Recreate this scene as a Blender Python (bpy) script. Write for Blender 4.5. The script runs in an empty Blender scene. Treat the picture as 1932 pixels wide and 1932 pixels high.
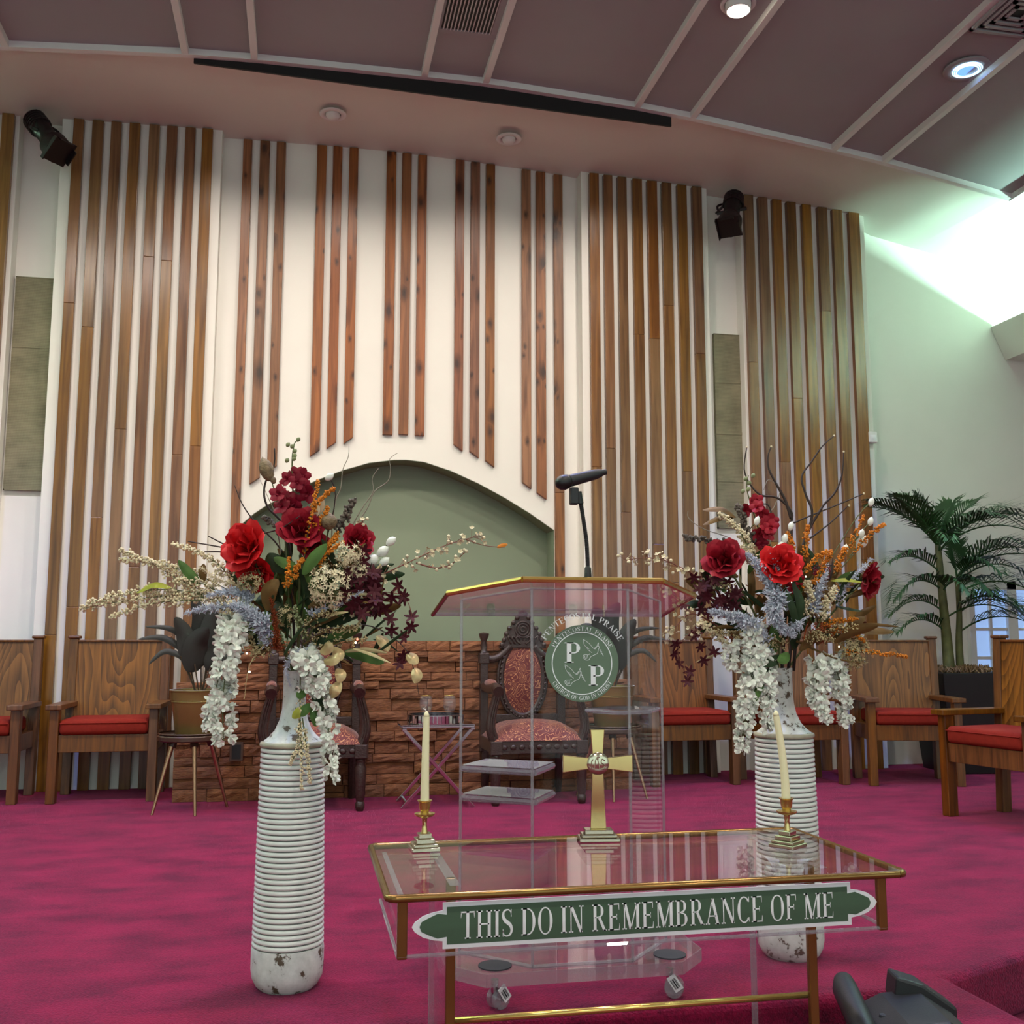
import bpy, bmesh, math, random
from mathutils import Vector, Matrix, Euler
random.seed(11)
PI = math.pi
C = bpy.context.scene.collection
S = bpy.context.scene

# ------------------------------------------------------------------ camera, world, lights, exposure
YAW = math.radians(11.5)
cd = bpy.data.cameras.new('camera'); cam = bpy.data.objects.new('camera', cd); C.objects.link(cam)
cam.location = (0, 0, 1.08)
cam.rotation_euler = (PI/2 + math.atan(244/1932), 0, -YAW)
cd.sensor_width = 36; cd.lens = 36.0; cd.clip_start = .05; cd.clip_end = 100
S.camera = cam
S.view_settings.view_transform = 'Standard'
S.view_settings.look = 'None'
S.view_settings.exposure = 0.58
S.view_settings.gamma = 1.0
S.view_settings.use_curve_mapping = False
S.cycles.transparent_max_bounces = 20
S.cycles.max_bounces = 5
S.cycles.diffuse_bounces = 3
S.cycles.glossy_bounces = 4
S.cycles.caustics_reflective = False
S.cycles.caustics_refractive = False
S.cycles.use_adaptive_sampling = True
S.cycles.adaptive_threshold = .07
S.cycles.sample_clamp_indirect = 6.0
w = bpy.data.worlds.new('world'); S.world = w; w.use_nodes = True
w.node_tree.nodes['Background'].inputs[0].default_value = (.80, 1.0, .97, 1)
w.node_tree.nodes['Background'].inputs[1].default_value = .78

def lamp(kind, loc, energy, color, size=.1, target=None, spot=2.4, blend=1.0, sy=None):
    ld = bpy.data.lights.new('light', kind); ld.energy = energy; ld.color = color
    if kind == 'SPOT': ld.spot_size = spot; ld.spot_blend = blend; ld.shadow_soft_size = size
    elif kind == 'POINT': ld.shadow_soft_size = size
    elif kind == 'AREA':
        ld.shape = 'DISK' if sy is None else 'RECTANGLE'; ld.size = size
        if sy: ld.size_y = sy
    o = bpy.data.objects.new('light', ld); C.objects.link(o); o.location = loc
    t = Vector(target) if target else Vector(loc) - Vector((0, 0, 1))
    o.rotation_euler = (t - Vector(loc)).to_track_quat('-Z', 'Y').to_euler()
    return o
WARM = (1.0, .875, .77); BLUE = (.25, .35, 1.0); COOL = (.72, 1.0, .90)
# recessed warm downlights of the ceiling's narrow bays (one shows at the top of the frame), plus added unseen fill lamps
for x, y, e in ((2.62, 5.65, 230), (-.66, 5.52, 230), (-1.6, 5.52, 150), (-2.28, 5.40, 180), (1.0, 5.3, 200), (2.62, 3.0, 170), (-.66, 3.0, 170),
                (1.0, 1.0, 170), (-2.28, 1.0, 210), (4.22, 1.0, 280), (-.66, -2.4, 260), (2.62, -2.4, 260)):  # rear pair added behind the camera as frontal fill; outer pair tinted cool
    lamp('SPOT', (x, y, 4.93), e*.62, COOL if abs(x-.78) > 3 and y < 2 else WARM, .09, spot=3.1, blend=1.0)
# wall washers tucked behind the projection screen case
for x in (-.70, .30, 1.35, 2.45):
    lamp('SPOT', (x, 7.14, 5.04), 34, WARM, .06, target=(x, 8.3, 1.6), spot=2.2, blend=1.0)
# blue-gelled downlights of the same bays
for x, y, e in ((4.30, 5.73, 330), (-2.74, 5.73, 330), (1.0, 4.4, 200)):
    lamp('SPOT', (x, y, 4.87), e, BLUE, .03, spot=1.9)

# ------------------------------------------------------------------ mesh helpers
class B:
    def __init__(s): s.v = []; s.f = []
    def add(s, vs, fs, M=None):
        n = len(s.v)
        s.v += [tuple(M @ Vector(p)) for p in vs] if M is not None else [tuple(p) for p in vs]
        s.f += [tuple(i + n for i in f) for f in fs]
        return s
    def box(s, x0, x1, y0, y1, z0, z1, M=None):
        return s.add([(x0,y0,z0),(x1,y0,z0),(x1,y1,z0),(x0,y1,z0),(x0,y0,z1),(x1,y0,z1),(x1,y1,z1),(x0,y1,z1)],
            [(0,3,2,1),(4,5,6,7),(0,1,5,4),(1,2,6,5),(2,3,7,6),(3,0,4,7)], M)
    def hexa(s, b, t):
        return s.add(list(b) + list(t), [(0,3,2,1),(4,5,6,7),(0,1,5,4),(1,2,6,5),(2,3,7,6),(3,0,4,7)])
    def tube(s, pts, r, n=8, cap=True, M=None):
        pts = [Vector(p) for p in pts]; k = len(pts)
        rs = r if isinstance(r, (list, tuple)) else [r]*k
        vs, fs = [], []; up = None
        for i in range(k):
            d = (pts[min(i+1,k-1)] - pts[max(i-1,0)])
            d = d.normalized() if d.length > 1e-9 else Vector((0,0,1))
            if up is None: up = Vector((0,0,1)) if abs(d.z) < .9 else Vector((1,0,0))
            a = d.cross(up)
            a = a.normalized() if a.length > 1e-6 else Vector((1,0,0))
            b = a.cross(d); up = b
            for j in range(n):
                t = 2*PI*j/n
                vs.append(pts[i] + (a*math.cos(t) + b*math.sin(t))*rs[i])
        for i in range(k-1):
            for j in range(n):
                fs.append((i*n+j, i*n+(j+1)%n, (i+1)*n+(j+1)%n, (i+1)*n+j))
        if cap:
            fs.append(tuple(range(n))[::-1]); fs.append(tuple((k-1)*n+j for j in range(n)))
        return s.add(vs, fs, M)
    def lathe(s, prof, n=24, M=None, cap=True):
        vs, fs = [], []
        for r, z in prof:
            for j in range(n):
                t = 2*PI*j/n; vs.append((r*math.cos(t), r*math.sin(t), z))
        k = len(prof)
        for i in range(k-1):
            for j in range(n):
                fs.append((i*n+j, i*n+(j+1)%n, (i+1)*n+(j+1)%n, (i+1)*n+j))
        if cap:
            if prof[0][0] > 1e-5: fs.append(tuple(range(n))[::-1])
            if prof[-1][0] > 1e-5: fs.append(tuple((k-1)*n+j for j in range(n)))
        return s.add(vs, fs, M)
    def ball(s, c, r, nu=8, nv=6, M=None):
        r = r if isinstance(r, (tuple, list)) else (r, r, r)
        vs = [(c[0], c[1], c[2]-r[2])]; fs = []
        for i in range(1, nv):
            t = -PI/2 + PI*i/nv
            for j in range(nu):
                a = 2*PI*j/nu
                vs.append((c[0]+r[0]*math.cos(t)*math.cos(a), c[1]+r[1]*math.cos(t)*math.sin(a), c[2]+r[2]*math.sin(t)))
        vs.append((c[0], c[1], c[2]+r[2])); L = len(vs)-1
        for j in range(nu):
            fs.append((0, 1+(j+1)%nu, 1+j)); fs.append((L, L-nu+j, L-nu+(j+1)%nu))
        for i in range(nv-2):
            for j in range(nu):
                a = 1+i*nu
                fs.append((a+j, a+(j+1)%nu, a+nu+(j+1)%nu, a+nu+j))
        return s.add(vs, fs, M)
    def prism(s, poly, t0, t1, axis='z', M=None):
        # poly: 2-D outline; axis z -> (x,y), axis y -> (x,z), axis x -> (y,z)
        def P(p, t): return (p[0], p[1], t) if axis == 'z' else ((p[0], t, p[1]) if axis == 'y' else (t, p[0], p[1]))
        n = len(poly)
        vs = [P(p, t0) for p in poly] + [P(p, t1) for p in poly]
        fs = [tuple(range(n))[::-1], tuple(range(n, 2*n))] + [(i, (i+1)%n, n+(i+1)%n, n+i) for i in range(n)]
        return s.add(vs, fs, M)
    def grid(s, fn, nu, nv, M=None, wrap=False):
        vs = [fn(i/nu, j/nv) for j in range(nv+1) for i in range(nu+1)]
        fs = [(j*(nu+1)+i, j*(nu+1)+i+1, (j+1)*(nu+1)+i+1, (j+1)*(nu+1)+i) for j in range(nv) for i in range(nu)]
        return s.add(vs, fs, M)
    def obj(s, name, mat, parent=None, smooth=False, bevel=0, loc=None, rot=None, solid=0, angle=40):
        me = bpy.data.meshes.new(name); me.from_pydata(s.v, [], s.f); me.update()
        bm = bmesh.new(); bm.from_mesh(me); bmesh.ops.recalc_face_normals(bm, faces=bm.faces); bm.to_mesh(me); bm.free()
        if mat: me.materials.append(MAT[mat] if isinstance(mat, str) else mat)
        o = bpy.data.objects.new(name, me); C.objects.link(o)
        if parent: o.parent = parent
        if loc: o.location = loc
        if rot: o.rotation_euler = rot
        if smooth:
            me.polygons.foreach_set('use_smooth', [True]*len(me.polygons))
            if smooth == 'auto': me.set_sharp_from_angle(angle=math.radians(angle))
        if solid:
            m = o.modifiers.new('solid', 'SOLIDIFY'); m.thickness = solid; m.offset = 0
        if bevel:
            m = o.modifiers.new('bevel', 'BEVEL'); m.width = bevel; m.segments = 2; m.limit_method = 'ANGLE'; m.angle_limit = math.radians(40)
        return o
def fr(p, d, roll=0, s=1):                       # frame at p with local +Z along d
    d = Vector(d).normalized()
    q = d.to_track_quat('Z', 'Y')
    return Matrix.Translation(Vector(p)) @ q.to_matrix().to_4x4() @ Matrix.Rotation(roll, 4, 'Z') @ Matrix.Scale(s, 4)
def thing(name, label, cat, loc=(0,0,0), rz=0, group=None):
    o = bpy.data.objects.new(name, None); C.objects.link(o); o.empty_display_size = .1
    o.location = loc; o.rotation_euler = (0, 0, rz); o['label'] = label; o['category'] = cat
    if group: o['group'] = group
    return o
def tag(o, label, cat, group=None):
    o['label'] = label; o['category'] = cat
    if group: o['group'] = group
    return o
def struct(o, label=None):
    o['kind'] = 'structure'
    if label: o['label'] = label
    return o
def copy_tree(o, parent=None):
    c = o.copy(); C.objects.link(c); c.parent = parent
    for ch in list(o.children): copy_tree(ch, c)
    return c
def interp(tab, x):
    if x <= tab[0][0]: (a, b), (c, d) = tab[0], tab[1]
    elif x >= tab[-1][0]: (a, b), (c, d) = tab[-2], tab[-1]
    else:
        for i in range(len(tab)-1):
            if tab[i][0] <= x <= tab[i+1][0]: (a, b), (c, d) = tab[i], tab[i+1]; break
    return b + (d-b)*(x-a)/(c-a)
def smooth_path(pts, n=6):
    pts = [Vector(p) for p in pts]; out = []
    for i in range(len(pts)-1):
        p0, p1, p2, p3 = pts[max(i-1,0)], pts[i], pts[i+1], pts[min(i+2,len(pts)-1)]
        for k in range(n):
            t = k/n
            out.append(.5*((2*p1) + (p2-p0)*t + (2*p0-5*p1+4*p2-p3)*t*t + (3*p1-p0-3*p2+p3)*t**3))
    out.append(pts[-1]); return out

# ------------------------------------------------------------------ materials
MAT = {}
def nodes(name):
    m = bpy.data.materials.new(name); m.use_nodes = True; MAT[name] = m
    nt = m.node_tree; return m, nt, nt.nodes, nt.links, nt.nodes['Principled BSDF']
def srgb(r, g, b):
    f = lambda c: (c/255/12.92) if c/255 <= .04045 else ((c/255+.055)/1.055)**2.4
    return (f(r), f(g), f(b), 1)
def plain(name, col, rough=.5, metal=0, noise=0, nscale=8, bump=0, bscale=60, sheen=0, spec=None, coat=0, randv=0, sub=0):
    m, nt, N, L, P = nodes(name)
    P.inputs['Base Color'].default_value = col; P.inputs['Roughness'].default_value = rough; P.inputs['Metallic'].default_value = metal
    if sheen: P.inputs['Sheen Weight'].default_value = sheen
    if spec is not None: P.inputs['Specular IOR Level'].default_value = spec
    if coat: P.inputs['Coat Weight'].default_value = coat; P.inputs['Coat Roughness'].default_value = .15
    if sub: P.inputs['Subsurface Weight'].default_value = sub; P.inputs['Subsurface Radius'].default_value = (.01,.01,.01)
    tc = N.new('ShaderNodeTexCoord')
    if noise or randv:
        hs = N.new('ShaderNodeHueSaturation'); hs.inputs['Color'].default_value = col
        nz = N.new('ShaderNodeTexNoise'); nz.inputs['Scale'].default_value = nscale; nz.inputs['Detail'].default_value = 4
        L.new(tc.outputs['Object'], nz.inputs['Vector'])
        mr = N.new('ShaderNodeMapRange'); mr.inputs['From Min'].default_value = .25; mr.inputs['From Max'].default_value = .75
        mr.inputs['To Min'].default_value = 1-noise; mr.inputs['To Max'].default_value = 1+noise
        L.new(nz.outputs['Fac'], mr.inputs['Value'])
        if randv:
            oi = N.new('ShaderNodeObjectInfo'); r = N.new('ShaderNodeMapRange')
            r.inputs['To Min'].default_value = 1-randv; r.inputs['To Max'].default_value = 1+randv
            L.new(oi.outputs['Random'], r.inputs['Value'])
            mu = N.new('ShaderNodeMath'); mu.operation = 'MULTIPLY'
            L.new(mr.outputs[0], mu.inputs[0]); L.new(r.outputs[0], mu.inputs[1]); L.new(mu.outputs[0], hs.inputs['Value'])
        else: L.new(mr.outputs[0], hs.inputs['Value'])
        L.new(hs.outputs[0], P.inputs['Base Color'])
    if bump:
        nz2 = N.new('ShaderNodeTexNoise'); nz2.inputs['Scale'].default_value = bscale; nz2.inputs['Detail'].default_value = 6
        L.new(tc.outputs['Object'], nz2.inputs['Vector'])
        bp = N.new('ShaderNodeBump'); bp.inputs['Strength'].default_value = bump; bp.inputs['Distance'].default_value = .01
        L.new(nz2.outputs['Fac'], bp.inputs['Height']); L.new(bp.outputs[0], P.inputs['Normal'])
    return m
def wood(name, dark, light, rough=.35, scale=(14, 14, .8), knots=0, rnd=.25, wave=0, axis='Z', spec=.5):
    m, nt, N, L, P = nodes(name)
    P.inputs['Roughness'].default_value = rough; P.inputs['Specular IOR Level'].default_value = spec
    tc = N.new('ShaderNodeTexCoord'); oi = N.new('ShaderNodeObjectInfo')
    sc = N.new('ShaderNodeVectorMath'); sc.operation = 'SCALE'; sc.inputs[0].default_value = (37, 19, 53)
    L.new(oi.outputs['Random'], sc.inputs['Scale'])
    ad = N.new('ShaderNodeVectorMath'); ad.operation = 'ADD'
    L.new(tc.outputs['Object'], ad.inputs[0]); L.new(sc.outputs[0], ad.inputs[1])
    mp = N.new('ShaderNodeMapping'); mp.inputs['Scale'].default_value = scale
    L.new(ad.outputs[0], mp.inputs['Vector'])
    nz = N.new('ShaderNodeTexNoise'); nz.inputs['Scale'].default_value = 1.6; nz.inputs['Detail'].default_value = 7; nz.inputs['Distortion'].default_value = .8
    L.new(mp.outputs[0], nz.inputs['Vector'])
    fac = nz.outputs['Fac']
    if wave:
        # cathedral grain: rings of a long cone
        mp2 = N.new('ShaderNodeMapping'); mp2.inputs['Scale'].default_value = (wave, wave, wave*.16)
        L.new(ad.outputs[0], mp2.inputs['Vector'])
        n2 = N.new('ShaderNodeTexNoise'); n2.inputs['Scale'].default_value = .55; n2.inputs['Detail'].default_value = 1.5
        L.new(mp2.outputs[0], n2.inputs['Vector'])
        mm = N.new('ShaderNodeMath'); mm.operation = 'MULTIPLY'; mm.inputs[1].default_value = 24
        L.new(n2.outputs['Fac'], mm.inputs[0])
        frc = N.new('ShaderNodeMath'); frc.operation = 'FRACT'; L.new(mm.outputs[0], frc.inputs[0])
        mx = N.new('ShaderNodeMix'); mx.inputs[0].default_value = .32
        L.new(nz.outputs['Fac'], mx.inputs[2]); L.new(frc.outputs[0], mx.inputs[3]); fac = mx.outputs[0]
    rp = N.new('ShaderNodeValToRGB')
    rp.color_ramp.elements[0].position = .3; rp.color_ramp.elements[0].color = dark
    rp.color_ramp.elements[1].position = .68; rp.color_ramp.elements[1].color = light
    L.new(fac, rp.inputs['Fac']); col = rp.outputs['Color']
    if knots:
        sx = N.new('ShaderNodeSeparateXYZ'); L.new(ad.outputs[0], sx.inputs[0])
        cx = N.new('ShaderNodeCombineXYZ'); L.new(sx.outputs['X'], cx.inputs['X']); L.new(sx.outputs['Z'], cx.inputs['Y'])
        mk = N.new('ShaderNodeMapping'); mk.inputs['Scale'].default_value = (7.5, 3.6, 1)
        L.new(cx.outputs[0], mk.inputs['Vector'])
        nw = N.new('ShaderNodeTexNoise'); nw.inputs['Scale'].default_value = 6
        L.new(mk.outputs[0], nw.inputs['Vector'])
        va = N.new('ShaderNodeVectorMath'); va.operation = 'ADD'
        vs2 = N.new('ShaderNodeVectorMath'); vs2.operation = 'SCALE'; vs2.inputs['Scale'].default_value = .12
        L.new(nw.outputs['Color'], vs2.inputs[0]); L.new(mk.outputs[0], va.inputs[0]); L.new(vs2.outputs[0], va.inputs[1])
        vo = N.new('ShaderNodeTexVoronoi'); vo.voronoi_dimensions = '2D'; vo.inputs['Scale'].default_value = 1.0; vo.inputs['Randomness'].default_value = 1.0; L.new(va.outputs[0], vo.inputs['Vector'])
        kr = N.new('ShaderNodeValToRGB'); kr.color_ramp.elements[0].position = .06; kr.color_ramp.elements[0].color = (.10,.07,.05,1)
        kr.color_ramp.elements[-1].position = .30; kr.color_ramp.elements[-1].color = (1,1,1,1)
        sr = N.new('ShaderNodeSeparateColor'); L.new(vo.outputs['Color'], sr.inputs[0])
        pw = N.new('ShaderNodeMapRange'); pw.inputs['From Min'].default_value = .15; pw.inputs['To Min'].default_value = 2.6; pw.inputs['To Max'].default_value = .55; L.new(sr.outputs[0], pw.inputs[0])
        md = N.new('ShaderNodeMath'); md.operation = 'MULTIPLY'; L.new(vo.outputs['Distance'], md.inputs[0]); L.new(pw.outputs[0], md.inputs[1])
        L.new(md.outputs[0], kr.inputs['Fac'])
        kr.color_ramp.elements.new(.13).color = (.42,.36,.32,1)
        mu = N.new('ShaderNodeMix'); mu.data_type = 'RGBA'; mu.blend_type = 'MULTIPLY'; mu.inputs[0].default_value = knots
        L.new(col, mu.inputs[6]); L.new(kr.outputs[0], mu.inputs[7]); col = mu.outputs[2]
    hs = N.new('ShaderNodeHueSaturation'); L.new(col, hs.inputs['Color'])
    for nm, lo, hi, k in (('Value', 1-rnd, 1+rnd, 1.0), ('Hue', .492, .508, 7.0), ('Saturation', .88, 1.12, 3.0)):
        a = N.new('ShaderNodeMath'); a.operation = 'MULTIPLY'; a.inputs[1].default_value = k; L.new(oi.outputs['Random'], a.inputs[0])
        f2 = N.new('ShaderNodeMath'); f2.operation = 'FRACT'; L.new(a.outputs[0], f2.inputs[0])
        r = N.new('ShaderNodeMapRange'); r.inputs['To Min'].default_value = lo; r.inputs['To Max'].default_value = hi
        L.new((f2 if k != 1 else oi).outputs[0 if k != 1 else 'Random'], r.inputs['Value']); L.new(r.outputs[0], hs.inputs[nm])
    L.new(hs.outputs[0], P.inputs['Base Color'])
    bp = N.new('ShaderNodeBump'); bp.inputs['Strength'].default_value = .12; bp.inputs['Distance'].default_value = .004
    L.new(nz.outputs['Fac'], bp.inputs['Height']); L.new(bp.outputs[0], P.inputs['Normal'])
    return m
def acrylic(name, tint=(.97,.97,.98,1), ior=1.45, haze=.0, hazecol=(.9,.9,.95,1), rough=.0):
    m, nt, N, L, P = nodes(name); N.remove(P)
    out = [n for n in N if n.type == 'OUTPUT_MATERIAL'][0]
    tr = N.new('ShaderNodeBsdfTransparent'); tr.inputs[0].default_value = tint
    gl = N.new('ShaderNodeBsdfGlossy'); gl.inputs['Roughness'].default_value = rough; gl.inputs[0].default_value = (1,1,1,1)
    fn = N.new('ShaderNodeFresnel'); ge = N.new('ShaderNodeNewGeometry')     # same reflectance from both sides of a face
    mi = N.new('ShaderNodeMix'); mi.inputs[2].default_value = ior; mi.inputs[3].default_value = 1/ior
    L.new(ge.outputs['Backfacing'], mi.inputs[0]); L.new(mi.outputs[0], fn.inputs['IOR'])
    mx = N.new('ShaderNodeMixShader'); L.new(fn.outputs[0], mx.inputs[0]); L.new(tr.outputs[0], mx.inputs[1]); L.new(gl.outputs[0], mx.inputs[2])
    sh = mx
    if haze:
        df = N.new('ShaderNodeBsdfDiffuse'); df.inputs[0].default_value = hazecol
        m2 = N.new('ShaderNodeMixShader'); m2.inputs[0].default_value = haze
        L.new(mx.outputs[0], m2.inputs[1]); L.new(df.outputs[0], m2.inputs[2]); sh = m2
    L.new(sh.outputs[0], out.inputs[0]); return m
def emit(name, col, strength):
    m, nt, N, L, P = nodes(name)
    P.inputs['Base Color'].default_value = col; P.inputs['Emission Color'].default_value = col; P.inputs['Emission Strength'].default_value = strength
    return m

plain('paint_white', srgb(228,226,218), .55, noise=.02, nscale=3)
plain('paint_soffit', srgb(222,218,210), .7, noise=.02, nscale=2)
plain('paint_niche', srgb(126,138,116), .7, noise=.03, nscale=2)
plain('ceiling_grey', srgb(160,158,162), .75, noise=.05, nscale=1.2, bump=.05, bscale=200)
plain('trim_white', srgb(225,225,224), .45)
wood('slat_oak', srgb(86,55,29), srgb(134,92,52), rough=.26, scale=(16,16,.7), rnd=.20)
wood('slat_cedar', srgb(98,56,30), srgb(150,94,56), rough=.40, scale=(20,20,.9), knots=.9, rnd=.16)
wood('chair_oak', srgb(68,40,18), srgb(114,71,34), rough=.38, scale=(24,24,1.6), rnd=.08)
wood('chair_panel_oak', srgb(76,46,24), srgb(130,86,49), rough=.4, scale=(26,10,1.0), rnd=.10, wave=6)
plain('slot_black', srgb(8,8,9), .6)
plain('black_metal', srgb(13,13,13), .42, noise=.1, nscale=30)
plain('black_plastic', srgb(28,30,32), .5, bump=.08, bscale=300)
plain('rubber', srgb(38,42,48), .6)
plain('cushion_red', srgb(124,33,21), .9, noise=.12, nscale=40, bump=.15, bscale=400, spec=.2)
plain('gold', srgb(208,176,100), .18, .8)
plain('brass', srgb(214,190,128), .14, 1, noise=.12, nscale=14)
plain('brass_brown', srgb(132,100,52), .22, .7)
plain('silver_brass', srgb(206,198,172), .16, 1)
plain('chrome', srgb(200,196,200), .12, 1)
plain('mirror', srgb(225,230,230), .04, 1)
plain('pot_gold', srgb(138,116,66), .30, .6, noise=.05, nscale=10)
plain('dark_table', srgb(66,46,34), .25)
plain('bronze_leg', srgb(170,135,105), .25, .9)
plain('throne_wood', srgb(52,34,28), .32, noise=.25, nscale=30, bump=.35, bscale=90)
plain('planter_black', srgb(20,20,18), .4)
plain('candle_wax', srgb(240,232,190), .45, sub=.3)
plain('sign_green', srgb(64,92,68), .45)
plain('emblem_green', srgb(96,118,94), .45)
plain('sign_white', srgb(228,232,234), .45)
plain('letter_white', srgb(236,240,240), .45)
plain('plate_brown', srgb(70,46,30), .4)
plain('tag_white', srgb(235,235,235), .5)
acrylic('acrylic', (.985,.982,.988,1), 1.20)
acrylic('acrylic_top', (.955,.945,.955,1), 1.42)
acrylic('acrylic_thick', (.95,.95,.96,1), 1.4, haze=.02)
acrylic('acrylic_edge', (.74,.73,.76,1), 1.6, haze=.14, hazecol=(.92,.90,.93,1))
acrylic('glass', (.97,.98,.98,1), 1.5, haze=.02)
emit('lamp_warm', (1,.86,.66,1), 14)
emit('lamp_blue', (.20,.36,1,1), .7)
emit('lamp_blue_ring', (.55,.85,1,1), 1.6)
emit('tube_green', (.55,1.0,.80,1), 240)
emit('pane_blue', (.36,.55,.95,1), .42)
emit('bead_warm', (1,.8,.5,1), 6)
emit('bead_red', (1,.15,.1,1), 3)

def carpet():
    m, nt, N, L, P = nodes('carpet')
    P.inputs['Roughness'].default_value = .95; P.inputs['Sheen Weight'].default_value = .35; P.inputs['Sheen Tint'].default_value = (.9,.25,.5,1)
    P.inputs['Specular IOR Level'].default_value = .1
    tc = N.new('ShaderNodeTexCoord')
    n1 = N.new('ShaderNodeTexNoise'); n1.inputs['Scale'].default_value = 3.2; n1.inputs['Detail'].default_value = 5; n1.inputs['Roughness'].default_value = .6
    mp = N.new('ShaderNodeMapping'); mp.inputs['Scale'].default_value = (1, 1.8, 1); L.new(tc.outputs['Object'], mp.inputs[0]); L.new(mp.outputs[0], n1.inputs['Vector'])
    n2 = N.new('ShaderNodeTexNoise'); n2.inputs['Scale'].default_value = 110; n2.inputs['Detail'].default_value = 3
    L.new(tc.outputs['Object'], n2.inputs['Vector'])
    mx = N.new('ShaderNodeMix'); mx.inputs[0].default_value = .42; L.new(n1.outputs['Fac'], mx.inputs[2]); L.new(n2.outputs['Fac'], mx.inputs[3])
    rp = N.new('ShaderNodeValToRGB')
    rp.color_ramp.elements[0].position = .37; rp.color_ramp.elements[0].color = srgb(64,3,24)
    rp.color_ramp.elements[1].position = .60; rp.color_ramp.elements[1].color = srgb(130,12,52)
    L.new(mx.outputs[0], rp.inputs[0]); L.new(rp.outputs[0], P.inputs['Base Color'])
    bp = N.new('ShaderNodeBump'); bp.inputs['Strength'].default_value = .8; bp.inputs['Distance'].default_value = .008
    n3 = N.new('ShaderNodeTexNoise'); n3.inputs['Scale'].default_value = 170; n3.inputs['Detail'].default_value = 5
    L.new(tc.outputs['Object'], n3.inputs['Vector']); L.new(n3.outputs['Fac'], bp.inputs['Height']); L.new(bp.outputs[0], P.inputs['Normal'])
carpet()
def weave():
    m, nt, N, L, P = nodes('grille_cloth'); P.inputs['Roughness'].default_value = .9
    tc = N.new('ShaderNodeTexCoord')
    a = N.new('ShaderNodeTexWave'); a.bands_direction = 'X'; a.inputs['Scale'].default_value = 55; a.inputs['Distortion'].default_value = 1.5
    b = N.new('ShaderNodeTexWave'); b.bands_direction = 'Z'; b.inputs['Scale'].default_value = 26; b.inputs['Distortion'].default_value = 1.5
    n = N.new('ShaderNodeTexNoise'); n.inputs['Scale'].default_value = 7; n.inputs['Detail'].default_value = 6
    for q in (a, b, n): L.new(tc.outputs['Object'], q.inputs['Vector'])
    m1 = N.new('ShaderNodeMath'); m1.operation = 'ADD'; L.new(a.outputs['Fac'], m1.inputs[0]); L.new(b.outputs['Fac'], m1.inputs[1])
    m2 = N.new('ShaderNodeMath'); m2.operation = 'MULTIPLY_ADD'; m2.inputs[1].default_value = .25; L.new(m1.outputs[0], m2.inputs[0]); L.new(n.outputs['Fac'], m2.inputs[2])
    rp = N.new('ShaderNodeValToRGB'); rp.color_ramp.elements[0].position = .4; rp.color_ramp.elements[0].color = srgb(92,90,70)
    rp.color_ramp.elements[1].position = 1.0; rp.color_ramp.elements[1].color = srgb(140,134,108)
    L.new(m2.outputs[0], rp.inputs[0]); L.new(rp.outputs[0], P.inputs['Base Color'])
weave()
def stone():
    m, nt, N, L, P = nodes('stone'); P.inputs['Roughness'].default_value = .7
    tc = N.new('ShaderNodeTexCoord'); oi = N.new('ShaderNodeObjectInfo')
    sc = N.new('ShaderNodeVectorMath'); sc.operation = 'SCALE'; sc.inputs[0].default_value = (37, 19, 53); L.new(oi.outputs['Random'], sc.inputs['Scale'])
    ad = N.new('ShaderNodeVectorMath'); ad.operation = 'ADD'; L.new(tc.outputs['Object'], ad.inputs[0]); L.new(sc.outputs[0], ad.inputs[1])
    mp = N.new('ShaderNodeMapping'); mp.inputs['Scale'].default_value = (1, 1, 2.5); L.new(ad.outputs[0], mp.inputs[0])
    n = N.new('ShaderNodeTexNoise'); n.inputs['Scale'].default_value = 9; n.inputs['Detail'].default_value = 8; L.new(mp.outputs[0], n.inputs['Vector'])
    rp = N.new('ShaderNodeValToRGB'); rp.color_ramp.elements[0].position = .3; rp.color_ramp.elements[0].color = srgb(98,55,28)
    rp.color_ramp.elements[1].position = .75; rp.color_ramp.elements[1].color = srgb(156,98,54)
    L.new(n.outputs['Fac'], rp.inputs[0])
    hs = N.new('ShaderNodeHueSaturation'); L.new(rp.outputs[0], hs.inputs['Color'])
    r = N.new('ShaderNodeMapRange'); r.inputs['To Min'].default_value = .78; r.inputs['To Max'].default_value = 1.15; L.new(oi.outputs['Random'], r.inputs[0]); L.new(r.outputs[0], hs.inputs['Value'])
    L.new(hs.outputs[0], P.inputs['Base Color'])
    bp = N.new('ShaderNodeBump'); bp.inputs['Strength'].default_value = .5; bp.inputs['Distance'].default_value = .015
    L.new(n.outputs['Fac'], bp.inputs['Height']); L.new(bp.outputs[0], P.inputs['Normal'])
stone()
def brocade():
    m, nt, N, L, P = nodes('brocade'); P.inputs['Roughness'].default_value = .7; P.inputs['Sheen Weight'].default_value = .2
    tc = N.new('ShaderNodeTexCoord')
    n = N.new('ShaderNodeTexNoise'); n.inputs['Scale'].default_value = 8; n.inputs['Detail'].default_value = 0; n.inputs['Distortion'].default_value = 2.4
    L.new(tc.outputs['Object'], n.inputs['Vector'])
    mu = N.new('ShaderNodeMath'); mu.operation = 'MULTIPLY'; mu.inputs[1].default_value = 7; L.new(n.outputs['Fac'], mu.inputs[0])
    fr_ = N.new('ShaderNodeMath'); fr_.operation = 'FRACT'; L.new(mu.outputs[0], fr_.inputs[0])
    rp = N.new('ShaderNodeValToRGB'); e = rp.color_ramp.elements
    e[0].position = .0; e[0].color = srgb(88,20,15); e[1].position = .40; e[1].color = srgb(102,25,18)
    k = e.new(.5); k.color = srgb(206,148,96); k = e.new(.64); k.color = srgb(94,22,16)
    L.new(fr_.outputs[0], rp.inputs[0]); L.new(rp.outputs[0], P.inputs['Base Color'])
brocade()
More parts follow.
